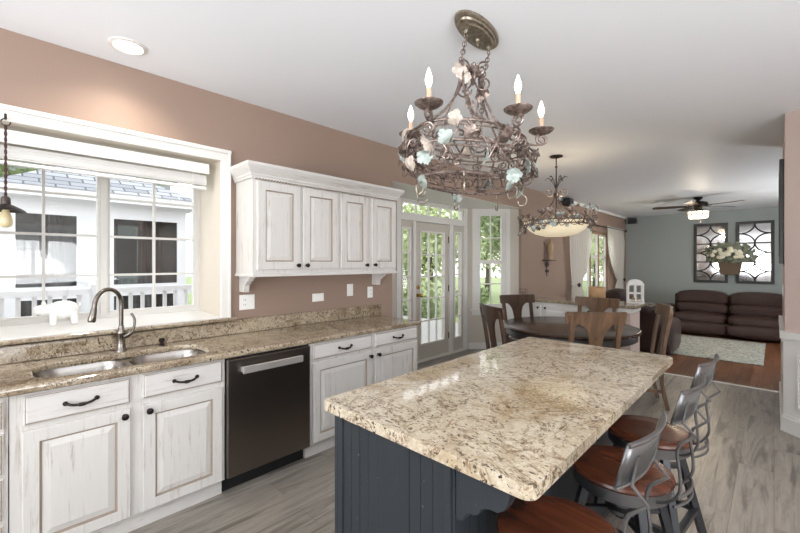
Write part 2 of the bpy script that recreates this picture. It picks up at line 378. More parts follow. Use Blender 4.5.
# right hand side: the angled wall, its stub, the family room beyond
ANG = axes((.068, 4.75, 0), (d, -d, 0), (0, 0, 1), (-d, -d, 0)); STUB = axes((.068, 0, 0), (0, -1, 0), (0, 0, 1), (-1, 0, 0))
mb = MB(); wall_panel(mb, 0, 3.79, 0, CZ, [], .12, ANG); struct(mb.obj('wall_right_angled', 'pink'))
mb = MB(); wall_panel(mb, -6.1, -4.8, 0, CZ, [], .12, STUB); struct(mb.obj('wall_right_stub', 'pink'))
mb = MB(); wall_panel(mb, -2.07, 3, 0, CZ, [(-1.7, .5, .75, 2.25)], .12, axes((2.75, 0, 0), (0, -1, 0), (0, 0, 1), (-1, 0, 0))); struct(mb.obj('wall_right', 'white'))
mb = MB(); mb.box(.19, 2.05, 5.98, 6.1, LOW, CZ); struct(mb.obj('wall_family_near', 'blue'))
mb = MB(); wall_panel(mb, -FY, -6.1, LOW, CZ, [(-10, -8, .5, 2.1)], .12, axes((2.05, 0, 0), (0, -1, 0), (0, 0, 1), (-1, 0, 0))); struct(mb.obj('wall_family_right', 'blue'))
mb = MB(); wall_panel(mb, -2.75, 3.2, 0, CZ, [(-.9, 2.1, .75, 2.25)], .12, axes((0, -3, 0), (-1, 0, 0), (0, 0, 1), (0, 1, 0))); struct(mb.obj('wall_rear', 'white'))
# wainscot of the angled wall
mb = MB(); mb.box(.0, 3.7, 0, .80, 0, .014, 0, ANG)
mb.box(-.012, 3.7, .80, .865, 0, .035, 0, ANG); mb.box(-.006, 3.7, .775, .80, 0, .024, 0, ANG); mb.box(-.012, 3.7, 0, .125, 0, .028, 0, ANG); mb.box(-.008, 3.7, .125, .15, 0, .02, 0, ANG)
for k in range(4):
    x = .12+k*.85
    for a, t in ((0, .012), (.028, .007)):
        mb.box(x+a, x+.7-a, .68-a-.02, .68-a, .014, .014+t, 0, ANG); mb.box(x+a, x+.7-a, .22+a, .24+a, .014, .014+t, 0, ANG)
        mb.box(x+a, x+.02+a, .22+a, .68-a, .014, .014+t, 0, ANG); mb.box(x+.68-a, x+.7-a, .22+a, .68-a, .014, .014+t, 0, ANG)
mb.box(-6.1, -4.75, 0, .80, 0, .012, 0, STUB); mb.box(-6.1, -4.742, .80, .865, 0, .03, 0, STUB); mb.box(-6.1, -4.742, 0, .125, 0, .026, 0, STUB)
struct(mb.obj('trim_2', 'white', bevel=.003))
# baseboards
mb = MB(); mb.box(.02, .93, 0, .11, 0, .016, 0, BAYR); struct(mb.obj('baseboard_bay', 'white', bevel=.003))
mb = MB(); mb.box(6.15, FY, LOW, LOW+.12, 0, .016, 0, PX(WX, 0, 0)); struct(mb.obj('baseboard_left', 'white', bevel=.003))
mb = MB(); mb.box(WX+.02, 2.04, LOW, LOW+.12, 0, .016, 0, PYm(0, FY, 0)); struct(mb.obj('baseboard_far', 'white', bevel=.003))
mb = MB(); mb.box(7.6, FY-.005, 2.69, CZ-.001, 0, .03, 0, PX(WX, 0, 0)); struct(mb.obj('trim_3', 'white'))

# sink window: casing, deep jambs, two grilled sashes
mb = MB()
for (a, b, c, e, t) in ((-.19, -.12, 1.03, 2.315, .022), (1.185, 1.255, 1.03, 2.315, .022), (-.19, 1.255, 2.24, 2.315, .022),
                        (1.238, 1.255, 1.03, 2.325, .034), (-.19, 1.258, 2.298, 2.325, .034)): mb.box(a, b, c, e, 0, t, 0, PX(WX, 0, 0))
struct(mb.obj('trim_4', 'white', bevel=.004))
mb = MB(); mb.box(-3.56, WX, 1.185, 1.205, 1.02, 2.26); mb.box(-3.56, WX, -.14, -.12, 1.02, 2.26); mb.box(-3.56, WX, -.14, 1.205, 2.24, 2.26); struct(mb.obj('trim_5', 'cream'))
mb = MB(); mb.prism([(-3.56, -.125, 1.0), (-3.56, -.125, 1.062), (-3.03, -.125, 1.042), (-3.03, -.125, 1.0)], (0, 1.315, 0)); struct(mb.obj('trim_6', 'white'))
def window(name, Mx, u0, u1, z0, z1, sashes, cols, rows, fr=.045, sill=True, mid=None, m='white', mt=.018, dpt=.07, q=.032):
    """a framed window: outer frame, sashes side by side, muntins, one pane per sash"""
    r = sroot(name)
    f = MB(); f.box(u0, u0+fr, z0, z1, -dpt, 0, 0, Mx); f.box(u1-fr, u1, z0, z1, -dpt, 0, 0, Mx); f.box(u0, u1, z0, z0+fr, -dpt, 0, 0, Mx); f.box(u0, u1, z1-fr, z1, -dpt, 0, 0, Mx)
    w = (u1-u0-2*fr)/sashes
    for k in range(1, sashes): x = u0+fr+w*k; f.box(x-fr*.6, x+fr*.6, z0, z1, -dpt, .004, 0, Mx)
    f.obj('frame', m, r)
    for k in range(sashes):
        a = u0+fr+w*k+(fr*.6 if k else 0); b = u0+fr+w*(k+1)-(fr*.6 if k < sashes-1 else 0); s = MB()
        ys = [(z0+fr, z1-fr)] if mid is None else [(z0+fr, mid), (mid, z1-fr)]
        for (c, e) in ys:
            s.box(a, a+q, c, e, -dpt*.8, -.012, 0, Mx); s.box(b-q, b, c, e, -dpt*.8, -.012, 0, Mx); s.box(a, b, c, c+q, -dpt*.8, -.012, 0, Mx); s.box(a, b, e-q, e, -dpt*.8, -.012, 0, Mx)
            for i in range(1, cols): x = a+(b-a)*i/cols; s.box(x-mt/2, x+mt/2, c, e, -dpt*.6, -dpt*.28, 0, Mx)
            for j in range(1, rows): z = c+(e-c)*j/rows; s.box(a, b, z-mt/2, z+mt/2, -dpt*.6, -dpt*.28, 0, Mx)
        so = s.obj('sash', m if m != 'tanwood' else 'white', r)
        g_ = MB()
        for (c, e) in ys: g_.box(a+q*.5, b-q*.5, c+q*.5, e-q*.5, -dpt*.46, -dpt*.44, 0, Mx)
        g_.obj('pane', 'glass', so)
    return r
M['vinylframe'] = mat('grey_white_window_vinyl', srgb(208, 206, 202), .4)
w1 = window('window_1', PX(-3.49, 0, 0), -.12, 1.19, 1.055, 2.245, 2, 2, 4, fr=.032, m='vinylframe', q=.018, mt=.014)
w2 = window('window_2', BAYR, .15, .66, .68, 2.33, 1, 2, 2, mid=1.47)
mb = MB(); mb.box(.085, .15, .62, 2.365, 0, .02, 0, BAYR); mb.box(.66, .725, .62, 2.365, 0, .02, 0, BAYR); mb.box(.085, .725, 2.31, 2.365, 0, .02, 0, BAYR); mb.box(.06, .75, .645, .675, -.02, .06, 0, BAYR); mb.box(.085, .725, .575, .645, 0, .018, 0, BAYR)
mb.obj('casing', 'white', w2, bevel=.003)
w3 = window('window_3', PX(WX-.04, 0, 0), 9.0, 10.9, .55, 2.2, 3, 1, 1, fr=.05, mid=1.6, m='tanwood')
# unseen windows added behind and beside the camera to go with the fill lights
window('window_4', axes((0, -3.02, 0), (-1, 0, 0), (0, 0, 1), (0, 1, 0)), -.9, 2.1, .75, 2.25, 3, 1, 1)
window('window_5', axes((2.77, 0, 0), (0, -1, 0), (0, 0, 1), (-1, 0, 0)), -1.7, .5, .75, 2.25, 2, 1, 1)
window('window_6', axes((2.07, 0, 0), (0, -1, 0), (0, 0, 1), (-1, 0, 0)), -10, -8, .5, 2.1, 2, 1, 1)

# patio door unit: glazed door, two sidelights, transom
dr = sroot('door_1'); f = MB()
for (a, b) in ((3.85, 3.885), (4.135, 4.195), (5.005, 5.095), (5.40, 5.43)): f.box(a, b, 0, 2.06, -.1, .012, 0, BAYD)
f.box(3.85, 5.43, 2.06, 2.135, -.1, .022, 0, BAYD); f.box(3.85, 3.885, 2.135, 2.36, -.1, .012, 0, BAYD); f.box(5.40, 5.43, 2.135, 2.36, -.1, .012, 0, BAYD); f.box(3.85, 5.43, 2.335, 2.36, -.1, .022, 0, BAYD)
f.box(3.79, 3.85, 0, 2.365, 0, .02, 0, BAYD); f.box(5.43, 5.485, 0, 2.365, 0, .02, 0, BAYD); f.box(3.85, 5.43, .0, .025, -.1, .03, 0, BAYD)
f.obj('frame', 'white', dr, bevel=.003)
def glazed(parent, name, y0, y1, z0, z1, gy0, gy1, gz0, gz1, cols, rows, m, t0, t1, bead='white'):
    s = MB(); wall_panel(s, y0, y1, z0, z1, [(gy0, gy1, gz0, gz1)], t1-t0, axes((-3.73+t1, 0, 0), (0, 1, 0), (0, 0, 1), (1, 0, 0)))
    so = s.obj(name, m, parent); b = MB(); q = .022; X = axes((-3.73+t1, 0, 0), (0, 1, 0), (0, 0, 1), (1, 0, 0))
    b.box(gy0-q, gy0, gz0-q, gz1+q, 0, .01, 0, X); b.box(gy1, gy1+q, gz0-q, gz1+q, 0, .01, 0, X); b.box(gy0, gy1, gz0-q, gz0, 0, .01, 0, X); b.box(gy0, gy1, gz1, gz1+q, 0, .01, 0, X)
    for i in range(1, cols): y = gy0+(gy1-gy0)*i/cols; b.box(y-.009, y+.009, gz0, gz1, -.02, .006, 0, X)
    for j in range(1, rows): z = gz0+(gz1-gz0)*j/rows; b.box(gy0, gy1, z-.009, z+.009, -.02, .006, 0, X)
    b.obj('muntins', bead, so); p = MB(); p.box(gy0, gy1, gz0, gz1, -.024, -.021, 0, X); p.obj('pane', 'glass', so); return so
glazed(dr, 'sidelight', 3.885, 4.135, .025, 2.06, 3.935, 4.085, .25, 1.94, 1, 5, 'doorp', -.06, -.012)
glazed(dr, 'sidelight', 5.095, 5.40, .025, 2.06, 5.17, 5.325, .25, 1.94, 1, 5, 'doorp', -.06, -.012)
leaf = glazed(dr, 'door_leaf', 4.197, 5.003, .028, 2.056, 4.336, 4.885, .26, 1.91, 3, 5, 'doorp', -.065, -.02)
glazed(dr, 'transom', 3.885, 5.40, 2.135, 2.335, 3.93, 5.355, 2.165, 2.31, 5, 1, 'white', -.06, -.012)
k = MB(); k.tube([(-3.75, 4.262, .98), (-3.70, 4.262, .98)], [.03, .012], 12); k.ball((-3.685, 4.262, .98), .028, 12); k.obj('knob', 'brass', leaf, smooth=True)
k = MB(); k.tube([(-3.752, 4.262, 1.1), (-3.735, 4.262, 1.1)], .027, 14); k.bar((-3.735, 4.262, 1.085), (-3.735, 4.262, 1.115), .006, .01, (1, 0, 0)); k.obj('deadbolt', 'brass', leaf, smooth=True)
for z in (.3, 1.05, 1.82):
    k = MB(); k.tube([(-3.742, 5.004, z-.05), (-3.742, 5.004, z+.05)], .009, 8); k.obj('hinge', 'nickel', leaf)

# outdoors: ground, patio, deck, the neighbouring sunroom and trees
mb = MB(); mb.box(-60, -3.3, -30, 45, -.62, -.5); struct(mb.obj('ground', 'lawn'))
mb = MB(); mb.box(-9, -3.95, 2.4, 8.4, -.5, -.12); struct(mb.obj('patio', 'patio'))
mb = MB(); mb.box(-12, -3.95, -4, 2.3, -.5, .06); struct(mb.obj('deck', 'patio'))
t = thing('sunroom', 'white framed sunroom with dark windows and grey shingle roof outside the sink window', 'building', (-7.5, .9, .06))
b = MB(); wall_panel(b, -.93, 1.42, 0, 2.36, [(-.78, -.03, .08, .92), (-.78, -.03, 1.0, 2.14), (.32, 1.32, .08, .92), (.32, 1.32, 1.0, 2.14)], .1, PX(0, 0, 0)); b.box(-2.6, -.1, 1.32, 1.42, 0, 2.36); b.box(-2.6, -.1, -.93, -.83, 0, 2.36); wall_panel(b, -.93, 1.42, 0, 2.36, [(.5, 1.25, .82, 2.2)], .1, PX(-2.6, 0, 0)); b.obj('wall', 'outwhite', t)
b = MB(); b.box(-2.8, .24, -.96, 1.58, 2.36, 2.40); b.box(.2, .24, -.96, 1.58, 2.32, 2.46); b.box(-2.8, .24, -.96, -.92, 2.32, 2.46); b.box(-2.8, .24, 1.54, 1.58, 2.32, 2.46); b.obj('fascia', 'outwhite', t)
b = MB(); b.add([(.26, -.98, 2.46), (.26, 1.60, 2.46), (-2.9, 1.60, 2.46), (-2.9, -.98, 2.46), (-1.15, .22, 3.2), (-1.35, .22, 3.2)], [(0, 1, 4), (1, 2, 5, 4), (2, 3, 5), (3, 0, 4, 5), (3, 2, 1, 0)]); b.obj('roof', 'shingle', t)
for (a, c, z0, z1) in ((-.78, -.03, 1.0, 2.14), (.32, 1.32, 1.0, 2.14), (-.78, -.03, .08, .92), (.32, 1.32, .08, .92)):
    f = MB(); q = .05; X = PX(.0, 0, 0)
    f.box(a, a+q, z0, z1, 0, .03, 0, X); f.box(c-q, c, z0, z1, 0, .03, 0, X); f.box(a, c, z0, z0+q, 0, .03, 0, X); f.box(a, c, z1-q, z1, 0, .03, 0, X)
    fo = f.obj('window', 'outwhite', t); p = MB(); p.box(a+.04, c-.04, z0+.04, z1-.04, -.05, -.04, 0, X); p.obj('pane', 'glass_grey', fo)
b = MB()
for y in (-.4, -.3, .4, .9, 1.1): b.prism([(-.6+.05*sin(9*i), y+.035*i, .5) for i in range(5)]+[(-.63+.05*sin(9*i), y+.035*i, .5) for i in range(4, -1, -1)], (0, 0, 1.75))
b.obj('drape', 'sunroom_in', t)
b = MB(); b.box(-2.5, -.2, -.8, 1.3, 0, .02); b.obj('inner_floor', 'sunroom_in', t)
t = thing('deck_railing', 'white railing with square balusters on the deck outside the sink window', 'railing', (-5.4, 0, .06))
b = MB(); b.box(-.04, .04, -3, 2.25, 1.05, 1.115); b.obj('rail', 'outwhite', t)
b = MB(); b.box(-.03, .03, -3, 2.25, .10, .16); b.obj('bottom_rail', 'outwhite', t)
for i in range(44):
    b = MB(); b.box(-.018, .018, -.018, .018, .16, 1.05); b.obj('baluster', 'outwhite', t, loc=(0, -2.9+i*.117, 0))
for y in (-1.5, .75, 2.25):
    b = MB(); b.box(-.05, .05, y-.05, y+.05, 0, 1.16); b.obj('post', 'outwhite', t)
# neighbour's house behind
t = thing('clapboard_house', 'grey clapboard house standing beyond the sunroom', 'house', (-17, 2.5, -.5))
b = MB(); b.box(-4, 0, -4, 2.2, 0, 5.2)
for i in range(34): b.box(0, .025, -4, 2.2, .15*i, .15*i+.02)
b.obj('wall', 'siding', t); b = MB(); b.prism([(.4, -4.4, 5.2), (-4.4, -4.4, 5.2), (-2, -4.4, 7.2)], (0, 7, 0)); b.obj('roof', 'shingle', t)
for y in (-2.5, .4):
    b = MB(); b.box(.02, .05, y, y+1.0, 1.4, 2.9); wn = b.obj('window', 'outwhite', t); b = MB(); b.box(.05, .06, y+.08, y+.92, 1.48, 2.82); b.obj('pane', 'glass_grey', wn)
def crown(n, rx, ry, rz, size, seed, clumps=26):
    rnd = random.Random(seed); b = MB(); cs = []
    for _ in range(clumps):
        a = rnd.uniform(0, 2*pi); e = rnd.uniform(-.8, 1); q = rnd.uniform(.55, .95); h = (1-e*e)**.5
        cs.append((rx*q*h*cos(a), ry*q*h*sin(a), rz*q*e))
    for i in range(n):
        c = cs[rnd.randrange(clumps)]; r = min(rx, rz)*.4
        p = Vector(c)+Vector((rnd.gauss(0, 1), rnd.gauss(0, 1), rnd.gauss(0, 1)))*r*.55
        x = Vector((rnd.gauss(0, 1), rnd.gauss(0, 1), rnd.gauss(0, 1))).normalized(); y = x.orthogonal().normalized(); s_ = size*rnd.uniform(.6, 1.3)
        b.add([p-x*s_, p+y*s_*.5, p+x*s_, p-y*s_*.5], [(0, 1, 2, 3)])
    return b
def tree(label, loc, h, rx, rz, m, seed, n=2600, size=.13):
    t = thing('tree', label, 'tree', loc, 0, 'trees outside the windows')
    crown(n, rx, rx, rz, size, seed).obj('foliage', m, t, loc=(0, 0, h))
    b = MB(); b.tube([(0, 0, 0), (.05, .03, h*.5), (.0, .08, h*.9)], [.16, .12, .06], 9)
    for k in range(5): a = k*1.3; b.tube([(0, .04, h*.6), (rx*.5*cos(a), rx*.5*sin(a), h+.2)], [.06, .02], 6)
    b.obj('trunk', 'bark', t, smooth=True); return t
tree('leafy tree whose top shows above the sunroom roof at the left', (-13.0, .7, -.5), 4.7, 2.3, 1.9, 'leaf2', 1)
tree('bright green tree seen through the upper panes of the patio door', (-11.0, 13.3, -.5), 2.5, 1.75, 1.7, 'leaf1', 2, 3600)
tree('pale green tree seen through the transom and left sidelight', (-16.0, 17.0, -.5), 3.2, 2.4, 2.2, 'leaf1', 3, 3600)
tree('tall green tree filling the upper bay window', (-7.7, 14.9, -.5), 3.9, 1.5, 2.1, 'leaf2', 4, 4200, .11)
tree('yellow green tree seen through the lower bay window', (-11.8, 19.4, -.5), 3.0, 2.2, 1.9, 'leaf1', 5, 3600)
tree('tall tree beyond the curtained family room window', (-8.1, 26.0, -.5), 3.4, 2.4, 2.6, 'leaf1', 6, 3600)
tree('round green tree beyond the right curtain', (-9.2, 33.5, -.5), 3.4, 2.6, 2.4, 'leaf2', 7, 3000)
def bush(label, loc, r, m, seed):
    t = thing('shrub', label, 'shrub', loc, 0, 'shrubs along the lawn'); crown(1500, r, r, r*.75, .09, seed, 16).obj('foliage', m, t, loc=(0, 0, r*.6))
    b = MB(); b.tube([(0, 0, 0), (0, 0, r*.7)], .05, 7); b.obj('stem', 'bark', t)
bush('rounded green shrub past the patio, seen through the door', (-9.8, 10.8, -.5), 1.0, 'leaf1', 11)
bush('low green shrub seen through the bay window', (-8.4, 12.3, -.5), .8, 'leaf2', 12)
bush('broad shrub near the right sidelight view', (-8.1, 9.2, -.5), .6, 'leaf2', 13)
t = thing('patio_railing', 'white railing across the patio outside the glazed door', 'railing', (-8.7, 5.3, -.12))
b = MB(); b.box(-.03, .03, -2.8, 3.0, .95, 1.01); b.box(-.03, .03, -2.8, 3.0, .10, .15); b.obj('rail', 'outwhite', t)
for i in range(39):
    b = MB(); b.box(-.018, .018, -.018, .018, .15, .95); b.obj('baluster', 'outwhite', t, loc=(0, -2.75+i*.15, 0))
# ------------------------------------------------------------------ kitchen run along the window wall
def RAISED(w, h, t=.02, sw=.058): return [(0, 0), (0, t-.004), (.004, t), (sw, t), (sw+.003, t-.008), (sw+.010, t-.009), (sw+.036, t-.002), (sw+.040, t-.001)]
RM = [0, 0, 0, 1, 1, 0, 0]
def door_panel(root, X, y0, y1, z0, z1, knob=None, sw=.058, name='door', kz=None, Mx=None):
    b = MB(); b.loft(y1-y0, z1-z0, RAISED(0, 0, sw=sw), RM, None)
    Mf = Mx or PX(X, y0, z0); b.v = [Mf @ v for v in b.v]; o = b.obj(name, ['cab', 'glaze'], root, bevel=.0)
    if knob is not None:
        k = MB(); k.lathe([(.006, 0), (.006, .014), (.013, .018), (.017, .024), (.015, .03), (.006, .033)], 14, Mx=Mf @ Matrix.Translation((knob-(0 if Mx else y0), kz-(0 if Mx else z0), .02)))
        k.lathe([(.011, 0), (.011, .003)], 12, Mx=Mf @ Matrix.Translation((knob-(0 if Mx else y0), kz-(0 if Mx else z0), .02))); k.obj('knob', 'bronze', o, smooth='auto')
    return o
def drawer_front(root, X, y0, y1, z0, z1, pull=True, name='drawer'):
    b = MB(PX(X, y0, z0)); b.loft(y1-y0, z1-z0, [(0, 0), (0, .012), (.004, .016), (.008, .016), (.012, .02), (.02, .02)], [0, 0, 1, 0, 0]); o = b.obj(name, ['cab_h', 'glaze'], root)
    if pull:
        yc, zc = (y0+y1)/2, (z0+z1)/2; k = MB(); hw = .06
        k.tube(smooth_path([(X+.028, yc-hw, zc+.002), (X+.046, yc-hw*.6, zc-.006), (X+.05, yc, zc-.01), (X+.046, yc+hw*.6, zc-.006), (X+.028, yc+hw, zc+.002)], 4), [.0065]*8+[.0065]*9, 8)
        for s_ in (-1, 1): k.ball((X+.027, yc+s_*hw, zc+.002), .0115, 10, 1, 1, 1); k.tube([(X+.018, yc+s_*hw, zc+.002), (X+.03, yc+s_*hw, zc+.002)], .008, 8)
        k.tube([(X+.049, yc-.012, zc-.0095), (X+.05, yc, zc-.01), (X+.049, yc+.012, zc-.0095)], .0095, 8)
        k.obj('handle', 'bronze', o, smooth='auto')
    return o
FX = -2.47; BK = -3.04; TOPZ = .865
def carcass(name, label, y0, y1, kick=True):
    t = thing(name, label, 'cabinet', (0, 0, 0), 0, 'white base cabinets on the window wall')
    b = MB(); b.box(BK, FX, y0, y1, .105, TOPZ-.22); b.box(FX-.02, FX, y0, y1, TOPZ-.22, TOPZ); b.box(BK, BK+.02, y0, y1, TOPZ-.22, TOPZ); b.box(BK, FX, y0, y0+.018, TOPZ-.22, TOPZ); b.box(BK, FX, y1-.018, y1, TOPZ-.22, TOPZ)
    b.obj('body', 'cab', t)
    b = MB(); b.box(BK, -2.515, y0, y1, 0, .105); b.obj('toe_kick', 'cab_h', t); return t
c = carcass('drawer_cabinet', 'distressed white drawer cabinet cut off at the left edge, left of the sink', -.62, .033)
for (a, b_) in ((.722, .845), (.52, .70), (.315, .50), (.115, .295)): drawer_front(c, FX, -.56, .018, a, b_)
c = carcass('sink_cabinet', 'distressed white sink cabinet with two doors under the double bowl sink', .037, .983)
drawer_front(c, FX, .082, .490, .715, .848); drawer_front(c, FX, .545, .965, .722, .852)
door_panel(c, FX, .077, .490, .112, .690, .462, kz=.655); door_panel(c, FX, .545, .965, .112, .690, .573, kz=.655)
c = carcass('end_cabinet', 'distressed white base cabinet at the far end, right of the dishwasher', 1.592, 2.80)
drawer_front(c, FX, 1.622, 2.205, .735, .850); drawer_front(c, FX, 2.243, 2.785, .735, .850)
door_panel(c, FX, 1.622, 2.205, .118, .712, 2.178, kz=.672); door_panel(c, FX, 2.243, 2.785, .118, .712, 2.270, kz=.672)
# dishwasher
t = thing('dishwasher', 'dark stainless dishwasher between the two white base cabinets', 'dishwasher', (-2.75, 1.2875, 0))
b = MB(); b.box(-.28, .285, -.298, .298, .105, .858); b.obj('body', 'black', t)
b = MB(); b.box(.285, .312, -.298, .298, .115, .852); b.obj('door', 'steel_dark', t, bevel=.006, seg=3)
b = MB(); b.box(-.28, .22, -.295, .295, 0, .105); b.obj('kick_plate', 'black', t)
b = MB(); b.box(.338, .354, -.215, .215, .758, .804); b.box(.31, .34, -.215, -.19, .766, .797); b.box(.31, .34, .19, .215, .766, .797); b.obj('handle', mat('pale_steel_handle', srgb(214, 210, 206), .36, .7), t, bevel=.004)

# counter with a cut-out for the sink
def rrect(x0, x1, y0, y1, r, n=7):
    out = []
    for (cx, cy, a0) in ((x1-r, y1-r, 0), (x0+r, y1-r, 90), (x0+r, y0+r, 180), (x1-r, y0+r, 270)):
        for i in range(n+1): a = R(a0+90*i/n); out.append((cx+r*cos(a), cy+r*sin(a)))
    return out
def slab(name, outer, holes, z0, z1, m, parent=None, bevel=.012, loc=None):
    bm = bmesh.new()
    for lp in [outer]+holes:
        vs = [bm.verts.new((x, y, z0)) for x, y in lp]
        for i in range(len(vs)): bm.edges.new((vs[i], vs[(i+1) % len(vs)]))
    bmesh.ops.triangle_fill(bm, edges=bm.edges[:], use_beauty=True, use_dissolve=False)
    g_ = bmesh.ops.extrude_face_region(bm, geom=bm.faces[:]); bmesh.ops.translate(bm, vec=(0, 0, z1-z0), verts=[v for v in g_['geom'] if isinstance(v, bmesh.types.BMVert)])
    bmesh.ops.recalc_face_normals(bm, faces=bm.faces)
    me = bpy.data.meshes.new(name); bm.to_mesh(me); bm.free(); me.materials.append(M[m])
    o = bpy.data.objects.new(name, me); COL.objects.link(o)
    if bevel: q = o.modifiers.new('bevel', 'BEVEL'); q.width = bevel; q.segments = 4; q.limit_method = 'ANGLE'; q.angle_limit = R(50)
    if parent: o.parent = parent
    if loc: o.location = loc
    return o
SH = rrect(-2.895, -2.515, .125, .945, .13)
o = slab('countertop', [(-3.035, -.7), (-2.425, -.7), (-2.425, 2.815), (-3.035, 2.815)], [SH], .866, .902, 'granite_counter')
tag(o, 'brown speckled granite countertop on the white base cabinets under the window', 'countertop')
t = thing('backsplash', 'granite backsplash strip behind the sink with a ledge below the window', 'backsplash', (0, 0, .9))
b = MB(); b.box(-3.055, -3.03, -.7, 2.86, .003, .112); b.obj('slab', 'granite_counter', t, bevel=.003)
b = MB(); b.box(-3.055, -2.985, -.7, 1.285, .112, .136); b.obj('ledge', 'granite_counter', t, bevel=.006, seg=3)
# sink
t = thing('sink', 'double bowl stainless sink set into the granite counter', 'sink', (-2.705, .535, .866))
def bowl(y0, y1, dp):
    b = MB(); lp = []
    for (ins, z) in ((-.012, 0), (0, 0), (.012, -.03), (.02, -dp+.03), (.05, -dp), (.12, -dp-.004)):
        lp.append([(x, y, z) for x, y in rrect(-.195+ins, .195-ins, y0+ins, y1-ins, max(.03, .12-ins*.6))])
    n = len(lp[0]); vs = [p for L in lp for p in L]; fs = []
    for i in range(len(lp)-1):
        for k_ in range(n): fs.append((i*n+k_, i*n+(k_+1) % n, (i+1)*n+(k_+1) % n, (i+1)*n+k_))
    fs.append(tuple((len(lp)-1)*n+k_ for k_ in range(n))); b.add(vs, fs)
    return b
for (a, c_) in ((-.41, -.012), (.012, .41)):
    bo = bowl(a, c_, .19).obj('bowl', 'steel', t, smooth='auto'); b = MB(); b.lathe([(.045, -.192), (.045, -.189), (.03, -.188), (.005, -.190)], 20, (0, (a+c_)/2, 0)); b.obj('drain', 'nickel', bo, smooth=True)
b = MB(); b.prism([(-.19, -.016, -.002), (-.19, -.016, -.03), (.19, -.016, -.03), (.19, -.016, -.002)], (0, .032, 0)); b.obj('divider', 'steel', t, bevel=.004)
# faucet
t = thing('faucet', 'tall brushed nickel gooseneck faucet behind the sink', 'faucet', (-2.955, .54, .902))
b = MB(); b.lathe([(.031, 0), (.031, .006), (.025, .016), (.021, .05), (.021, .10), (.024, .112), (.024, .125), (.017, .14), (.0145, .16)], 18); b.obj('base', 'nickel', t, smooth='auto')
dv = Vector((.55, -.83, 0)).normalized(); arc = [Vector((0, 0, .15)), Vector((0, 0, .28))]+[Vector((0, 0, .30))+dv*(.088-.088*cos(a))+Vector((0, 0, .095*sin(a))) for a in [pi*i/12 for i in range(0, 12)]]+[Vector((0, 0, .29))+dv*.178]
b = MB(); b.tube(arc, .0125, 12); b.obj('spout', 'nickel', t, smooth='auto')
b = MB(); e = Vector((0, 0, .295))+dv*.177; b.tube([e, e+Vector((0, 0, -.03))+dv*.006, e+Vector((0, 0, -.075))+dv*.016, e+Vector((0, 0, -.085))+dv*.018], [.0135, .017, .021, .016], 14); b.obj('spray_head', 'nickel', t, smooth='auto')
b = MB(); b.tube([(0, 0, .085), (.012, .035, .10), (.018, .052, .115)], [.014, .016, .013], 10); b.tube(smooth_path([(.018, .05, .11), (.022, .064, .15), (.02, .066, .20), (.012, .05, .235)], 4), .0075, 8); b.obj('lever', 'nickel', t, smooth='auto')
t = thing('soap_dispenser', 'small bronze soap dispenser cap on the counter right of the faucet', 'soap dispenser', (-2.955, .765, .902))
b = MB(); b.lathe([(.02, 0), (.02, .006), (.011, .012), (.011, .026), (.019, .03), (.019, .044), (.010, .05)], 14); b.obj('pump', 'bronze', t, smooth='auto')
b = MB(); b.tube([(0, 0, .038), (.03, -.012, .04), (.042, -.017, .034)], .006, 8); b.obj('nozzle', 'bronze', t, smooth='auto')

# upper cabinet
t = thing('wall_cabinet', 'distressed white four door upper cabinet with crown moulding on the tan wall', 'cabinet', (0, 0, 0))
UX = -2.765; b = MB(); b.box(WX+.004, UX, 1.305, 2.80, 1.375, 2.12); b.obj('body', 'cab', t)
b = MB(); b.box(WX+.004, UX+.024, 1.295, 2.81, 1.352, 1.376); b.obj('bottom_rail', 'cab_h', t, bevel=.004)
prof = [(0, 2.085), (.012, 2.085), (.014, 2.10), (.022, 2.108), (.022, 2.118), (.05, 2.150), (.062, 2.166), (.066, 2.172), (.066, 2.192), (0, 2.192)]
vs = []; fs = []
for (off, z) in prof: x = UX+.002+off; vs += [(WX+.004, 1.303-off, z), (x, 1.303-off, z), (x, 2.802+off, z), (WX+.004, 2.802+off, z)]
for L in range(len(prof)-1):
    for k_ in range(3): fs.append((L*4+k_, L*4+k_+1, L*4+5+k_, L*4+4+k_))
fs.append((36, 37, 38, 39)); fs.append((3, 2, 1, 0)); b = MB(); b.add(vs, fs); b.obj('crown_moulding', 'cab_h', t)
b = MB()
for i in range(62): y = 1.32+i*.0241; b.tube([(UX+.012, y, 2.078), (UX+.012, y+.016, 2.086)], .0055, 6)
b.obj('rope_trim', 'glaze', t)
for (a, c_, kn) in ((1.335, 1.695, 1.668), (1.722, 2.072, 1.750), (2.103, 2.420, 2.393), (2.468, 2.79, 2.496)): door_panel(t, UX, a, c_, 1.405, 2.068, kn, kz=1.437, sw=.062)
for y in (1.33, 2.74):
    cp = [(0, 0), (.19, 0), (.19, -.012), (.165, -.018), (.155, -.034), (.128, -.04), (.118, -.058), (.095, -.066), (.088, -.09), (.086, -.125), (0, -.125)]
    b = MB(); b.prism([(WX+.004+x, y, 1.352+z) for x, z in cp], (0, .045, 0)); b.obj('corbel', 'cab', t, bevel=.003)
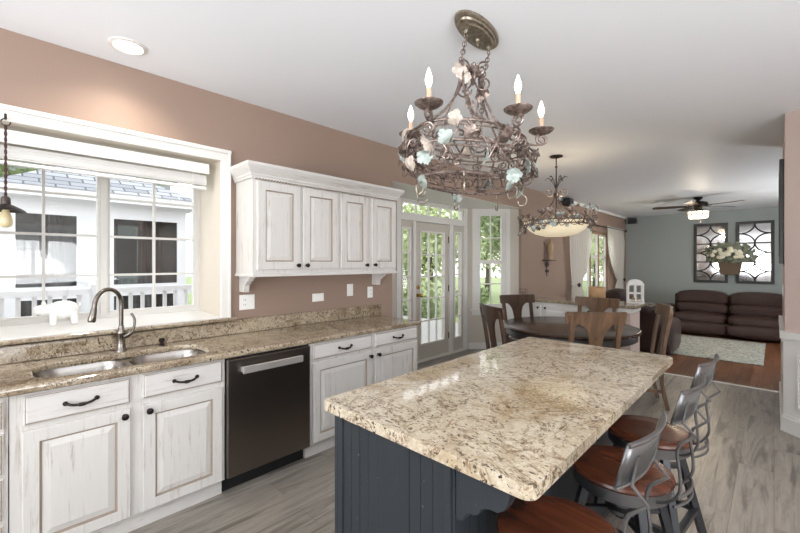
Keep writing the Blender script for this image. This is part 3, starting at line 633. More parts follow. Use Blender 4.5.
# electrical plates on the wall
def plate(name, label, y, z, w, h, kind, n=1, x=WX, Mx=None, cat='outlet', grp='switch and outlet plates on the tan wall'):
    t = thing(name, label, cat, (0, 0, 0), 0, grp); F = Mx or PX(x, y, z)
    b = MB(F); b.loft(w, h, [(0, 0), (0, .003), (.004, .006), (.008, .006)], None, None, -w/2, -h/2); b.obj('cover', 'plate', t)
    for i in range(n):
        c_ = (i-(n-1)/2)*.046
        if kind[i] == 's':
            b = MB(F); b.loft(.033, .066, [(0, .006), (.001, .0085), (.004, .0085)], None, None, c_-.0165, -.033); b.obj('rocker', 'plate', t)
        else:
            for s_ in (-.02, .02):
                b = MB(F); b.loft(.034, .028, [(0, .006), (.002, .008), (.004, .008)], None, None, c_-.017, s_-.014); so = b.obj('socket', 'plate', t)
                q = MB(F); q.box(c_-.008, c_-.005, s_-.005, s_+.006, .008, .0086); q.box(c_+.005, c_+.008, s_-.005, s_+.006, .008, .0086); q.obj('slots', 'slot', so)
    return t
plate('switch_plate', 'double white outlet and switch plate below the left end of the upper cabinet', 1.397, 1.141, .125, .12, 'os', 2)
plate('outlet_plate', 'wide white double outlet plate under the middle of the upper cabinet', 2.073, 1.135, .125, .075, 'ss', 2)
plate('outlet_plate', 'upright white outlet plate set higher, second from the right under the cabinet', 2.452, 1.185, .075, .12, 's', 1)
plate('outlet_plate', 'upright white outlet plate nearest the right corbel', 2.72, 1.149, .072, .115, 'o', 1)
plate('switch_plate', 'white switch plate on the narrow end of the right wall', 0, 0, .12, .12, 'ss', 2, Mx=STUB @ Matrix.Translation((-5.55, 1.18, 0)), cat='switch')

# roller blind / shade stack in the sink window
t = thing('window_blind', 'white blind raised to the top of the sink window', 'blind', (-3.16, .515, 2.226))
b = MB(); b.box(.02, .04, -.63, .615, -.088, -.012); b.box(-.03, .02, -.63, .615, -.06, -.012); b.obj('valance', 'plate', t, bevel=.005)
b = MB()
for i in range(9): b.box(-.028+.002*(i % 2), .014+.002*(i % 2), -.62, .60, -.105-.0085*i, -.0995-.0085*i)
b.obj('slat_stack', 'white', t)
b = MB(); b.box(-.026, .016, -.62, .60, -.205, -.185); b.obj('bottom_rail', 'plate', t, bevel=.004)
b = MB(); b.tube([(.03, .50, -.08), (.032, .50, -.32)], .002, 5); b.obj('cord', 'plate', t)

t = thing('animal_ornament', 'white ceramic animal ornament standing on the sill of the sink window', 'ornament', (-3.36, .27, 1.057))
b = MB(); b.ball((0, .03, .095), .062, 16, .75, 1.35, .95); b.ball((0, -.075, .10), .036, 14, .9, 1.2, .9); b.tube([(0, -.03, .10), (0, -.075, .10)], .035, 10)
for sx in (-1, 1):
    for y in (-.02, .085): b.tube([(sx*.024, y, .08), (sx*.026, y, 0)], [.02, .016], 10)
b.obj('body', 'plate', t, smooth='auto')
for sx in (-1, 1):
    b = MB(); b.ball((sx*.022, -.065, .135), .014, 8, .5, .8, 1.3); b.obj('ear', 'plate', t, smooth=True)
b = MB(); b.tube(spiral((0, .115, .12), (1, 0, 0), (0, 0, 1), .012, .012, 1.1), .004, 6); b.obj('tail', 'plate', t, smooth='auto')
# pendant lamp by the window
t = thing('pendant_lamp', 'small industrial pendant lamp with metal disc shade hanging before the sink window', 'lamp', (-2.93, .03, 1.645))
b = MB(); b.tube([(-.128, 0, .60), (-.04, 0, .61), (0, 0, .60), (0, 0, .575)], .006, 7); b.tube(spiral((0, 0, .558), (0, 1, 0), (0, 0, 1), .018, .018, .8, 1.5, 14), .0035, 6); b.obj('hook', 'iron_dark', t, smooth='auto')
b = MB()
for ph in (0, pi): b.tube([(.0035*cos(i*.9+ph), .0035*sin(i*.9+ph), .545-.0092*i) for i in range(42)], .0036, 6)
b.obj('cord', mat('brown_twisted_cord', srgb(72, 46, 44), .8), t, smooth=True)
b = MB(); b.lathe([(.012, .165), (.02, .155), (.021, .12), (.017, .11)], 14); b.obj('socket', 'iron_dark', t, smooth='auto')
b = MB(); b.lathe([(.02, .125), (.03, .120), (.074, .096), (.082, .088), (.079, .087), (.03, .113), (.015, .115)], 28); b.obj('shade', 'bronze', t, smooth='auto')
b = MB(); b.lathe([(.012, .108), (.014, .09), (.026, .055), (.03, .032), (.024, .01), (.008, .0)], 18); b.obj('bulb', 'amber', t, smooth=True)

# recessed ceiling lights; only the sink one is seen, the rest are added brightness
def can(label, x, y, power):
    t = thing('recessed_light', label, 'light', (x, y, CZ), 0, 'recessed lights in the kitchen ceiling')
    b = MB(); n = 32; pr = [(.098, -.001), (.098, -.006), (.078, -.012), (.07, -.004), (.066, .0)]
    b.lathe(pr, n); b.obj('trim_ring', 'white', t, smooth='auto')
    b = MB(); b.lathe([(.066, -.004), (.066, -.007), (.03, -.009), (.002, -.009)], n); b.obj('lens', 'lens', t, smooth='auto')
    l = bpy.data.lights.new('downlight', 'SPOT'); l.energy = power; l.spot_size = R(140); l.spot_blend = .8; l.shadow_soft_size = .06; l.color = (1, .9, .78)
    lo = bpy.data.objects.new('downlight', l); COL.objects.link(lo); lo.location = (x, y, CZ-.03); return t
can('lit round recessed light in the ceiling over the sink window', -2.77, .54, 24)
can('unseen recessed light added behind the photographer, in line with the sink light', -2.77, -1.3, 26)  # this and the next two are unseen lamps added to brighten the room
can('unseen recessed light added behind the photographer near the right', .9, -1.0, 48)
can('unseen recessed light added over the stools, right of the picture', 1.0, 1.6, 60)
# ------------------------------------------------------------------ island
o = slab('island_countertop', rrect(-1.33, -.428, .915, 2.785, .035, 4), [], .862, .902, 'granite', bevel=.013)
tag(o, 'large cream and brown granite top of the island in the foreground', 'countertop')
t = thing('kitchen_island', 'charcoal blue beadboard island base under the large granite top', 'kitchen island', (0, 0, 0))
b = MB(); b.box(-1.285, -.715, .985, 2.72, 0, .858); b.obj('body', 'navy', t)
def bead(mb, u0, u1, z0, z1, w, Mx):
    n = max(1, round((u1-u0)/w)); w = (u1-u0)/n
    for i in range(n):
        a = u0+i*w; mb.box(a+.0012, a+w-.0012, z0, z1, 0, .012, 0, Mx)
b = MB(); bead(b, -1.25, -.735, .10, .858, .052, PYm(0, .98, 0)); b.box(-1.25, -.735, .976, .985, .1, .858); b.obj('end_panel', 'navy', t)
b = MB(); bead(b, 1.0, 2.70, .10, .858, .052, PX(-.715, 0, 0)); b.obj('side_panel', 'navy', t)
b = MB(); b.box(-1.30, -1.25, .962, .99, 0, .858); b.box(-.735, -.695, .958, 1.0, 0, .858); b.box(-.727, -.703, .948, .96, .0, .858); b.box(-.735, -.695, 2.69, 2.73, 0, .858); b.box(-1.30, -1.28, .962, 2.73, 0, .858); b.obj('corner_trim', 'navy', t, bevel=.003)
b = MB(); b.box(-1.30, -.69, .955, .985, 0, .11); b.box(-.72, -.69, .955, 2.73, 0, .11); b.obj('base_moulding', 'navy', t, bevel=.004)
cp = [(-.694, .8605), (-.448, .8605), (-.448, .85), (-.472, .845), (-.500, .842), (-.514, .828), (-.519, .805), (-.530, .78), (-.552, .764), (-.580, .762), (-.603, .752), (-.611, .735), (-.628, .722), (-.648, .72), (-.660, .706), (-.667, .69), (-.694, .682)]
for y in (.962, 1.82, 2.68):
    b = MB(); b.prism([(x, y, z) for x, z in cp], (0, .045, 0)); b.obj('corbel', 'navy', t, bevel=.003)

# ------------------------------------------------------------------ bar stools
def make_stool():
    t = thing('bar_stool', '', 'bar stool', (0, 0, 0), 0, 'metal bar stools along the island')
    b = MB(); n = 40; prof = [(.002, .600), (.165, .600), (.181, .604), (.187, .614), (.184, .624), (.172, .630), (.10, .626), (.002, .622)]; b.lathe(prof, n); b.obj('seat', 'seatwood', t, smooth='auto')
    b = MB(); b.lathe([(.160, .600), (.174, .600), (.176, .558), (.168, .556), (.160, .558)], 36); b.obj('seat_band', 'gun', t, smooth='auto')
    b = MB(); b.lathe([(.075, .585), (.075, .56), (.04, .55), (.036, .47), (.055, .462), (.055, .448), (.002, .446)], 22); b.box(-.15, .15, -.02, .02, .575, .598); b.box(-.02, .02, -.15, .15, .575, .598); b.obj('swivel_post', 'gun', t, smooth='auto')
    for sx in (-1, 1):
        for sy in (-1, 1):
            b = MB(); b.bar((sx*.095, sy*.095, .57), (sx*.205, sy*.205, .0), .03, .03, (sx, sy, 0)); lg = b.obj('leg', 'gun_dark', t)
            q = MB(); q.box(sx*.205-.018, sx*.205+.018, sy*.205-.018, sy*.205+.018, -.001, .012); q.obj('foot', 'black', lg)
    f = .205-.11*(.24/.57)
    for (p, q) in (((-f, -f), (f, -f)), ((f, -f), (f, f)), ((f, f), (-f, f)), ((-f, f), (-f, -f))):
        b = MB(); b.bar((*p, .24), (*q, .24), .026, .026); b.obj('footrest_bar', 'gun_dark', t)
    f2 = .095+.11*(.12/.57)
    b = MB(); b.bar((-f2, -f2, .45), (f2, f2, .45), .022, .022); b.bar((-f2, f2, .45), (f2, -f2, .45), .022, .022); b.obj('cross_brace', 'gun_dark', t)
    # curved sheet metal back with rolled edge
    Rb = .5; arc = [R(a) for a in range(-18, 19, 3)]; vs = []; fs = []
    for a in arc:
        for (z, off) in ((.905, -.03), (1.02, 0)): vs.append((.268-Rb+off+Rb*cos(a), Rb*sin(a), z))
    for i in range(len(arc)-1): fs.append((2*i, 2*i+2, 2*i+3, 2*i+1))
    b = MB(); b.add(vs, fs); bk = b.obj('backrest', 'gun', t, smooth=True, solid=.006)
    b = MB(); b.tube([vs[2*i+1] for i in range(len(arc))], .0065, 8); b.tube([vs[2*i] for i in range(len(arc))], .005, 8); b.obj('edge_rod', 'gun', bk, smooth='auto')
    for s_ in (-1, 1):
        y = s_*.095; P = [(.246, y, .98), (.232, y, .90), (.268, y, .862), (.226, y, .822)]; Q = smooth_path([(.226, y, .822), (.216, y, .785), (.224, y, .71), (.222, y, .65), (.19, y*.95, .60), (.13, y*.85, .575), (.05, y*.7, .58)], 6)
        b = MB(); b.tube(P+Q[1:], .0055, 8); b.obj('back_rod', 'gun', t, smooth='auto')
    b = MB(); b.tube([(.236*cos(a), .236*sin(a), .60) for a in [R(x) for x in range(-28, 29, 4)]], .005, 8); b.tube([(.236*cos(a), .236*sin(a), .63) for a in [R(x) for x in range(-24, 25, 4)]], .006, 8); b.obj('back_hoop', 'gun', t, smooth='auto')
    return t
st0 = make_stool()
for i, (x, y, a, lab) in enumerate(((-.485, 1.215, -3, 'nearest bar stool with sunlit red brown seat, below the near corner of the island'),
                                 (-.455, 1.775, -4, 'middle bar stool with round wood seat and zigzag metal back'),
                                 (-.455, 2.26, -6, 'farthest bar stool with darker wood seat, nearest the dining table'))):
    o = st0 if i == 0 else copy_tree(st0); o.location = (x, y, 0); o.rotation_euler.z = R(a); o['label'] = lab

# ------------------------------------------------------------------ dining set
TC = (-1.66, 4.43)
t = thing('dining_table', 'round dark wood pedestal dining table beyond the island', 'dining table', (*TC, 0))
b = MB(); b.lathe([(.002, .725), (.69, .725), (.705, .732), (.708, .745), (.70, .757), (.685, .762), (.002, .762)], 64); b.obj('tabletop', 'tablewood', t, smooth='auto')
b = MB(); b.lathe([(.60, .725), (.665, .725), (.672, .715), (.672, .655), (.655, .645), (.60, .645)], 64); b.obj('apron', 'tableblack', t, smooth='auto')
b = MB(); b.lathe([(.20, .645), (.20, .62), (.09, .58), (.075, .45), (.11, .36), (.13, .28), (.10, .20), (.12, .14), (.12, .10)], 28); b.obj('pedestal', 'tableblack', t, smooth='auto')
for k in range(4):
    a = k*pi/2+R(83); b = MB(); P = smooth_path([(.08, 0, .16), (.18, 0, .13), (.29, 0, .055), (.36, 0, .045)], 5); b.tube([(x*cos(a), x*sin(a), z) for x, _, z in P], [.045-.001*i for i in range(len(P))], 8, flat=.8); b.obj('foot', 'tableblack', t, smooth='auto')
def make_chair(m):
    t = thing('dining_chair', '', 'chair', (0, 0, 0), 0, 'wooden chairs around the dining table')
    b = MB(); b.prism([(-.20, -.20, .435), (.20, -.20, .435), (.235, .21, .435), (-.235, .21, .435)], (0, 0, .032)); b.obj('seat', m, t, bevel=.012, seg=3)
    b = MB(); b.box(-.195, .195, -.195, -.17, .37, .435); b.box(-.215, .215, .17, .195, .37, .435); b.bar((-.195, -.19, .402), (-.215, .18, .402), .022, .065); b.bar((.195, -.19, .402), (.215, .18, .402), .022, .065); b.obj('apron', m, t)
    for s_ in (-1, 1):
        b = MB(); b.bar((s_*.212, .185, 0), (s_*.212, .185, .435), .042, .042); b.obj('front_leg', m, t, bevel=.004)
        P = [(s_*.19, -.255, 0), (s_*.195, -.205, .25), (s_*.198, -.20, .46), (s_*.205, -.235, .72), (s_*.212, -.285, .985)]
        b = MB()
        for p, q in zip(P, P[1:]): b.bar(p, q, .038, .03, (0, 1, 0))
        b.obj('back_post', m, t)
    def yb(x, z): return -.19-(z-.46)*.17+.0-.035*(1-(x/.27)**2)
    def curved(outl, th, name):   # outline of (x, z) rows: list of (z, xl, xr)
        n = 9; vs = []; fs = []
        for k_, (z, xl, xr) in enumerate(outl):
            for i in range(n): x = xl+(xr-xl)*i/(n-1); vs += [(x, yb(x, z), z), (x, yb(x, z)+th, z)]
        for k_ in range(len(outl)-1):
            for i in range(n-1):
                p = (k_*n+i)*2; q = p+2*n; fs += [(p, p+2, q+2, q), (p+1, q+1, q+3, p+3)]
            for i in (0, n-1): p = (k_*n+i)*2; q = p+2*n; fs.append((p, q, q+1, p+1))
        for k_ in (0, len(outl)-1):
            for i in range(n-1): p = (k_*n+i)*2; fs.append((p, p+1, p+3, p+2))
        b = MB(); b.add(vs, fs); return b.obj(name, m, t, smooth='auto')
    curved([(.905, -.255, .255), (.92, -.262, .262), (1.0, -.268, .268), (1.018, -.26, .26)], .026, 'top_rail')
    curved([(.455, -.085, .085), (.50, -.072, .072), (.60, -.056, .056), (.72, -.056, .056), (.80, -.066, .066), (.85, -.085, .085), (.88, -.11, .11), (.908, -.145, .145)], .018, 'splat')
    b = MB(); b.bar((-.195, -.205, .18), (-.212, .185, .18), .02, .03); b.bar((.195, -.205, .18), (.212, .185, .18), .02, .03); b.bar((-.2, -.02, .18), (.2, -.02, .18), .02, .03); b.obj('stretcher', m, t)
    return t
def place(o, bx, by, fx, fy, lab):
    a = math.atan2(-fx, fy); f = Vector((fx, fy)).normalized(); p = Vector((bx, by))+f*.30; o.location = (p.x, p.y, 0); o.rotation_euler.z = a; o['label'] = lab
c1 = make_chair('chairwood'); c2 = make_chair('darkwood')  # the second chair's darker colour stands for backlight
place(c1, -1.13, 3.70, -.66, .75, 'brown wooden dining chair with its back to the island, in front of the table')
o = copy_tree(c1); place(o, -1.60, 5.25, -.08, -1, 'brown wooden dining chair behind the table, against the white peninsula')
o = copy_tree(c1); place(o, -.79, 4.79, -.85, -.36, 'lighter brown dining chair at the right side of the table, seen edge on')
place(c2, -2.11, 3.50, .56, .83, 'brown wooden dining chair coloured dark for backlight, left of the table, seen from its side by the patio door')
o = copy_tree(c2); place(o, -2.56, 4.96, .87, -.5, 'brown wooden dining chair coloured dark for backlight, behind the left of the table, before the bay window')

# ------------------------------------------------------------------ peninsula between dining and family room
t = thing('peninsula_cabinet', 'low white cabinet run dividing the dining area from the family room', 'cabinet', (0, 0, 0))
b = MB(); b.box(WX+.02, -1.43, 5.54, 5.97, .1, .878); b.obj('body', 'white', t); b = MB(); b.box(WX+.02, -1.43, 5.6, 5.97, 0, .1); b.obj('toe_kick', 'white', t)
for (a, c_, kn) in ((-2.82, -2.465, -2.50), (-2.425, -2.07, -2.39), (-2.03, -1.755, -1.79), (-1.72, -1.46, -1.69)):
    bb = MB(PYm(a, 5.54, .14)); bb.loft(c_-a, .70, RAISED(0, 0, sw=.05), [0]*7); oo = bb.obj('door', 'white', t)
    k = MB(); k.ball((kn, 5.505, .80), .016, 12); k.tube([(kn, 5.522, .80), (kn, 5.505, .80)], .007, 8); k.obj('knob', 'bronze', oo, smooth=True)
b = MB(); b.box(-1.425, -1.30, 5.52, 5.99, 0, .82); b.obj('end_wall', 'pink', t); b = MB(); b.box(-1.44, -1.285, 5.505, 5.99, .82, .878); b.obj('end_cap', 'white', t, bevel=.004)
b = MB(); b.box(-1.432, -1.292, 5.512, 5.99, 0, .10); b.obj('end_baseboard', 'white', t, bevel=.003)
o = slab('peninsula_countertop', [(WX+.004, 5.49), (-1.225, 5.49), (-1.225, 6.07), (WX+.004, 6.07)], [], .879, .917, 'granite_counter', bevel=.01); tag(o, 'brown granite top on the white peninsula beyond the table', 'countertop')
t = thing('pillar_candle', 'tan cylindrical candle standing on the peninsula in front of the window', 'candle', (-1.79, 5.84, .917))
b = MB(); b.lathe([(.105, 0), (.108, .004), (.108, .195), (.10, .202), (.09, .198), (.002, .19)], 32); b.obj('body', 'waxtan', t, smooth='auto'); b = MB(); b.tube([(0, 0, .19), (.003, 0, .205)], .002, 5); b.obj('wick', 'black', t)
t = thing('lantern', 'small white arched lantern house on the right end of the peninsula', 'lantern', (-1.345, 5.95, .917), R(20))
b = MB(); w, dp, hh = .085, .06, .25
b.box(-w-.012, w+.012, -dp-.012, dp+.012, 0, .018)
for sx in (-1, 1):
    for sy in (-1, 1): b.box(sx*w-.009, sx*w+.009, sy*dp-.009, sy*dp+.009, .018, hh)
for y in (-dp, dp): b.box(-.007, .007, y-.006, y+.006, .018, hh); b.box(-w, w, y-.005, y+.005, .125, .14); b.box(-w, w, y-.006, y+.006, .03, .045)
for x in (-w, w): b.box(x-.005, x+.005, -dp, dp, .125, .14)
b.box(-w-.01, w+.01, -dp-.01, dp+.01, hh-.01, hh+.01)
ar = [(-w-.01, hh+.01)]+[(-(w+.0)*cos(pi*i/10), hh+.012+.055*sin(pi*i/10)) for i in range(11)]+[(w+.01, hh+.01)]
b.prism([(x, -dp-.006, z) for x, z in ar], (0, .014, 0)); b.prism([(x, dp-.008, z) for x, z in ar], (0, .014, 0)); b.obj('frame', 'white', t)
b = MB(); b.lathe([(.04, .018), (.04, .07), (.002, .07)], 16); b.obj('candle', 'carved', t, smooth='auto')
t = thing('wire_holder', 'small black wire napkin holder on the left end of the peninsula', 'holder', (-2.88, 5.82, .917))
b = MB()
for y in (-.03, .03): b.tube([(-.055, y, .004), (-.055, y, .12), (.055, y, .12), (.055, y, .004)], .003, 6, True); b.tube(spiral((0, y, .06), (1, 0, 0), (0, 0, 1), .035, .006, 1.6), .0025, 5)
for x in (-.055, .055): b.tube([(x, -.03, .004), (x, .03, .004)], .003, 6)
b.obj('frame', 'iron_dark', t, smooth='auto')
# ------------------------------------------------------------------ chandeliers
def vine_leaf(mb, c, n, up, size, lobes=5, curl=.25):
    c, n = Vector(c), Vector(n).normalized(); u = (Vector(up)-n*Vector(up).dot(n)); u = u.normalized() if u.length > .01 else n.orthogonal().normalized(); r = n.cross(u)
    k = lobes*6; vs = [c+n*size*.12]
    for i in range(k):
        a = 2*pi*i/k; q = size*(.74+.2*abs(cos(lobes*a/2))+.06*cos(3*lobes*a))*(1.12 if cos(a) > .8 else 1)
        p = c+(u*cos(a)+r*sin(a))*q; vs.append(p-n*curl*q*q/size*(1+.5*cos(2*a)))
    mb.add(vs, [(0, 1+i, 1+(i+1) % k) for i in range(k)])
def chain(mb, p, q, ln=.036, r=.0032, sag=0):
    p, q = Vector(p), Vector(q); n = max(2, round((q-p).length*(1+sag)/(ln*.74)))
    for i in range(n):
        f = (i+.5)/n; c = p.lerp(q, f)-Vector((0, 0, sag*4*f*(1-f)*.25)); f2 = f+.02; c2 = p.lerp(q, f2)-Vector((0, 0, sag*4*f2*(1-f2)*.25)); t_ = (c2-c).normalized()
        x = t_.orthogonal().normalized(); x = x if i % 2 else t_.cross(x)
        mb.tube([c+t_*ln*.5*cos(a)+x*ln*.3*sin(a) for a in [2*pi*k/10 for k in range(10)]], r, 5, True)
rnd = random.Random(21)
CX, CY = -1.185, 1.79
ch = thing('chandelier', 'large oval iron vine chandelier with lit candle bulbs hanging over the island', 'chandelier', (CX, CY, CZ))
b = MB(); b.lathe([(.19, -.001), (.19, -.012), (.178, -.02), (.165, -.022), (.16, -.032), (.135, -.036), (.125, -.044), (.002, -.046)], 40, sx=.45, sy=1.12, Mx=Matrix.Translation((0, .06, 0)) @ Matrix.Rotation(R(7), 4, 'Z')); b.obj('canopy', 'pewter', ch, smooth='auto')
b = MB(); b.ball((0, .06, -.055), .014, 12); b.tube([(0, .06, -.05), (0, .06, -.09)], .005, 8)
for s_ in (-1, 1): b.lathe([(.012, -.045), (.016, -.055), (.008, -.068)], 12, (0, .06+s_*.115, 0)); b.tube([(0, .06+s_*.115+.014*cos(a), -.08+.014*sin(a)) for a in [2*pi*k/12 for k in range(12)]], .003, 6, True)
b.obj('canopy_loops', 'pewter', ch, smooth='auto')
for s_ in (-1, 1):
    b = MB(); chain(b, (0, .06+s_*.115, -.092), (0, s_*.11+.01, -.235)); b.obj('chain', 'iron', ch, smooth='auto')
b = MB(); chain(b, (0, -.10, -.24), (.03, .04, -.62), sag=.1); chain(b, (0, .12, -.24), (.02, .05, -.62), sag=.1); b.obj('swag_chain', 'iron', ch, smooth='auto')
def oval(rx, ry, z, n=72, wob=0): return [(rx*cos(2*pi*i/n)*(1+wob*sin(9*2*pi*i/n)), ry*sin(2*pi*i/n)*(1+wob*cos(7*2*pi*i/n)), z+wob*.5*sin(11*2*pi*i/n)) for i in range(n)]
ZU, ZM, ZL = -.625, -.735, -.865
for (rx, ry, z, r) in ((.245, .375, ZU, .0075), (.265, .40, ZU-.03, .005), (.285, .425, ZM, .008), (.285, .425, ZM-.025, .005), (.225, .355, ZL, .008), (.235, .37, ZL+.03, .004)):
    b = MB(); b.tube(oval(rx, ry, z), r, 8, True); b.obj('ring', 'iron', ch, smooth='auto')
for k in range(6):   # flared rods from the top frame to the upper ring
    a = 2*pi*(k+.5)/6; s_ = -1 if sin(a) < 0 else 1; e = (.245*cos(a), .375*sin(a), ZU); y0 = s_*.09
    P = smooth_path([(.012*cos(a), y0, -.22), (.02*cos(a), y0+.01*s_, -.36), (.10*cos(a), (y0+e[1])*.5, -.52), e], 6); b = MB(); b.tube(P, .0065, 7); b.obj('rod', 'iron', ch, smooth='auto')
b = MB(); b.lathe([(.006, -.195), (.014, -.205), (.010, -.215), (.034, -.225), (.036, -.262), (.03, -.268), (.012, -.28), (.005, -.31)], 20, (0, .02, 0)); b.tube([(0, -.10, -.235), (0, .02, -.245), (0, .12, -.235)], .007, 7); b.obj('hub', 'iron', ch, smooth='auto')
for k in range(8):
    a = 2*pi*k/8; ca, sa = cos(a), sin(a); b = MB(); b.tube(spiral((.045*ca, .02+.07*sa, -.25-.05*(k % 3)), (ca, sa, 0), (0, 0, 1), .045, .008, 1.4, pi*(k % 2)), .005, 6); b.obj('top_scroll', 'iron', ch, smooth='auto')
for k in range(26):  # struts and scrolls between the rings
    a = 2*pi*k/26+.06; ca, sa = cos(a), sin(a); b = MB()
    if k % 3 == 0: b.tube(smooth_path([(.245*ca, .375*sa, ZU), (.30*ca, .445*sa, ZU-.05), (.285*ca, .425*sa, ZM), (.26*ca, .40*sa, ZM-.07), (.225*ca, .355*sa, ZL)], 5), .0055, 6)
    tx, ty = -sa, ca; zc = rnd.choice((ZM-.06, ZM+.055, ZM-.01)); sc_ = 1.02 if zc > ZM else .95; q = rnd.uniform(.032, .05)
    b.tube(spiral((.29*ca*sc_, .43*sa*sc_, zc), (tx, ty, 0), (ca*.4, sa*.4, .9), q, .009, 1.5, rnd.uniform(0, 6.3)), .0052, 6)
    b.tube(spiral((.285*ca*sc_+tx*.05, .425*sa*sc_+ty*.05, zc-.035), (tx, ty, .3), (ca*.8, sa*.8, .5), q*.8, .006, 1.3, rnd.uniform(0, 6.3)), .0045, 6)
    b.obj('scroll', 'iron', ch, smooth='auto')
for (ph, am) in ((0, .05), (2.1, .06), (4.0, .045)):   # twigs wound round the rings
    P = []
    for i in range(150): a = 2*pi*i/150; w_ = am*sin(13*a+ph); P.append(((.285+w_*.5)*cos(a), (.42+w_*.5)*sin(a), ZM-.03+am*1.2*cos(11*a+ph*2)))
    b = MB(); b.tube(P, .004, 5, True); b.obj('vine', 'iron', ch, smooth='auto')
for k in range(34):
    a = 2*pi*k/34+rnd.uniform(-.08, .08); ca, sa = cos(a), sin(a); z = rnd.uniform(ZL-.01, ZU+.03); q = 1.06-.3*max(0, abs(z-ZM)-.06); tl = k % 5 in (1, 3) and z < ZM+.02
    b = MB(); vine_leaf(b, (.29*q*ca, .43*q*sa, z), (ca+rnd.uniform(-.9, .9), sa+rnd.uniform(-.9, .9), rnd.uniform(-.9, .9)), (rnd.uniform(-1, 1), rnd.uniform(-1, 1), 1), rnd.uniform(.03, .05)); b.obj('leaf', 'leafteal' if tl else ('leafcream' if k % 2 else 'iron'), ch, smooth=False, solid=.003)
for (x, y, z, s_) in ((0, -.11, -.27, .045), (.02, -.085, -.31, .035), (.01, .12, -.33, .032), (.015, .06, -.37, .03), (-.01, .0, -.42, .03)):
    b = MB(); vine_leaf(b, (x, y, z), (.6, -.7, .1), (0, 0, -1), s_); b.obj('leaf', 'leafcream' if s_ > .033 else 'iron', ch, solid=.003)
for k in range(7):
    a = 2*pi*k/7+.9; ca, sa = cos(a), sin(a); e = Vector((.235*ca, .365*sa, ZL))
    b = MB(); b.tube(smooth_path([e, e+Vector((0, 0, -.03)), e+Vector((.03*ca, .03*sa, -.055)), e+Vector((.022*ca, .022*sa, -.095)), e+Vector((-.012*ca, -.012*sa, -.10)), e+Vector((-.022*ca, -.022*sa, -.075))], 5), .0045, 6); b.obj('pot_hook', 'pewter', ch, smooth='auto')
    if k % 2 == 0: b = MB(); vine_leaf(b, e+Vector((0, 0, -.03)), (ca, sa, -.4), (0, 0, -1), .036); b.obj('leaf', 'leafteal', ch, solid=.003)
for (x, y) in ((.035, -.405), (.30, -.055), (.25, .315), (-.315, -.145)):
    rr = math.hypot(x/.285, y/.425); ux, uy = x/math.hypot(x, y), y/math.hypot(x, y); e = (x/rr*.86, y/rr*.86, ZU); dz = -.56
    b = MB(); b.tube(smooth_path([e, ((x+e[0])/2, (y+e[1])/2, ZU-.012), (x+.02*ux, y+.02*uy, ZU), (x+.028*ux, y+.028*uy, ZU+.028), (x, y, ZU+.05)], 5), .006, 7); b.tube(spiral((x, y, ZU+.018), (ux, uy, 0), (0, 0, 1), .036, .008, 1.6, 1.5), .0055, 7); arm = b.obj('candle_arm', 'iron', ch, smooth='auto')
    b = MB(); b.lathe([(.004, -.024), (.02, -.02), (.05, -.008), (.066, .004), (.068, .009), (.062, .009), (.045, .0), (.02, -.006), (.004, -.007)], 28, (x, y, dz)); b.obj('drip_pan', 'iron', arm, smooth='auto')
    b = MB(); b.lathe([(.0125, -.008), (.0125, .075), (.009, .079), (.002, .079)], 14, (x, y, dz)); b.obj('candle_sleeve', 'candle', arm, smooth='auto')
    b = MB(); b.lathe([(.006, .079), (.010, .088), (.0165, .110), (.0155, .128), (.009, .150), (.004, .165), (.001, .172)], 16, (x, y, dz)); b.obj('bulb', 'bulb', arm, smooth=True)

c2_ = thing('chandelier', 'alabaster bowl chandelier wreathed in iron vine leaves above the dining table', 'chandelier', (-1.90, 4.70, CZ))
b = MB(); b.lathe([(.075, -.001), (.075, -.012), (.05, -.02), (.02, -.026), (.006, -.03)], 24); b.obj('canopy', 'iron_dark', c2_, smooth='auto')
b = MB(); b.tube([(0, 0, -.02), (0, 0, -.52)], .008, 8); b.lathe([(.008, -.12), (.018, -.13), (.008, -.145)], 12); b.lathe([(.01, -.44), (.028, -.455), (.03, -.49), (.014, -.51)], 14); b.obj('stem', 'iron_dark', c2_, smooth='auto')
for k in range(6):
    a = 2*pi*k/6+.3; ca, sa = cos(a), sin(a)
    b = MB(); b.tube(smooth_path([(0, 0, -.42), (.03*ca, .03*sa, -.34), (.09*ca, .09*sa, -.26), (.13*ca, .13*sa, -.27-.02*(k % 2))], 5), [.008]*8+[.011]*4+[.006]*4, 6, flat=.4); b.obj('crown_leaf', 'iron_dark', c2_, smooth='auto')
for k in range(4):
    a = 2*pi*k/4+.5; ca, sa = cos(a), sin(a)
    b = MB(); b.tube(spiral((.075*ca, .075*sa, -.44), (ca, sa, 0), (0, 0, 1), .055, .012, 1.4, pi), .007, 6); b.obj('scroll', 'iron', c2_, smooth='auto')
for k in range(3):
    a = 2*pi*k/3+.9; ca, sa = cos(a), sin(a); b = MB(); b.tube(smooth_path([(.015*ca, .015*sa, -.48), (.06*ca, .06*sa, -.57), (.20*ca, .20*sa, -.70), (.37*ca, .37*sa, -.82)], 6), .007, 6); b.obj('rod', 'iron_dark', c2_, smooth='auto')
b = MB(); b.lathe([(.36, -.80), (.35, -.85), (.31, -.90), (.24, -.945), (.13, -.972), (.002, -.98), (.002, -.97), (.13, -.962), (.24, -.935), (.31, -.89), (.36, -.845), (.375, -.80)], 48); b.obj('bowl', 'alabaster', c2_, smooth='auto')
for (r, z) in ((.40, -.80), (.41, -.845)): b = MB(); b.tube([(r*cos(2*pi*i/60), r*sin(2*pi*i/60), z) for i in range(60)], .007, 6, True); b.obj('ring', 'iron', c2_, smooth='auto')
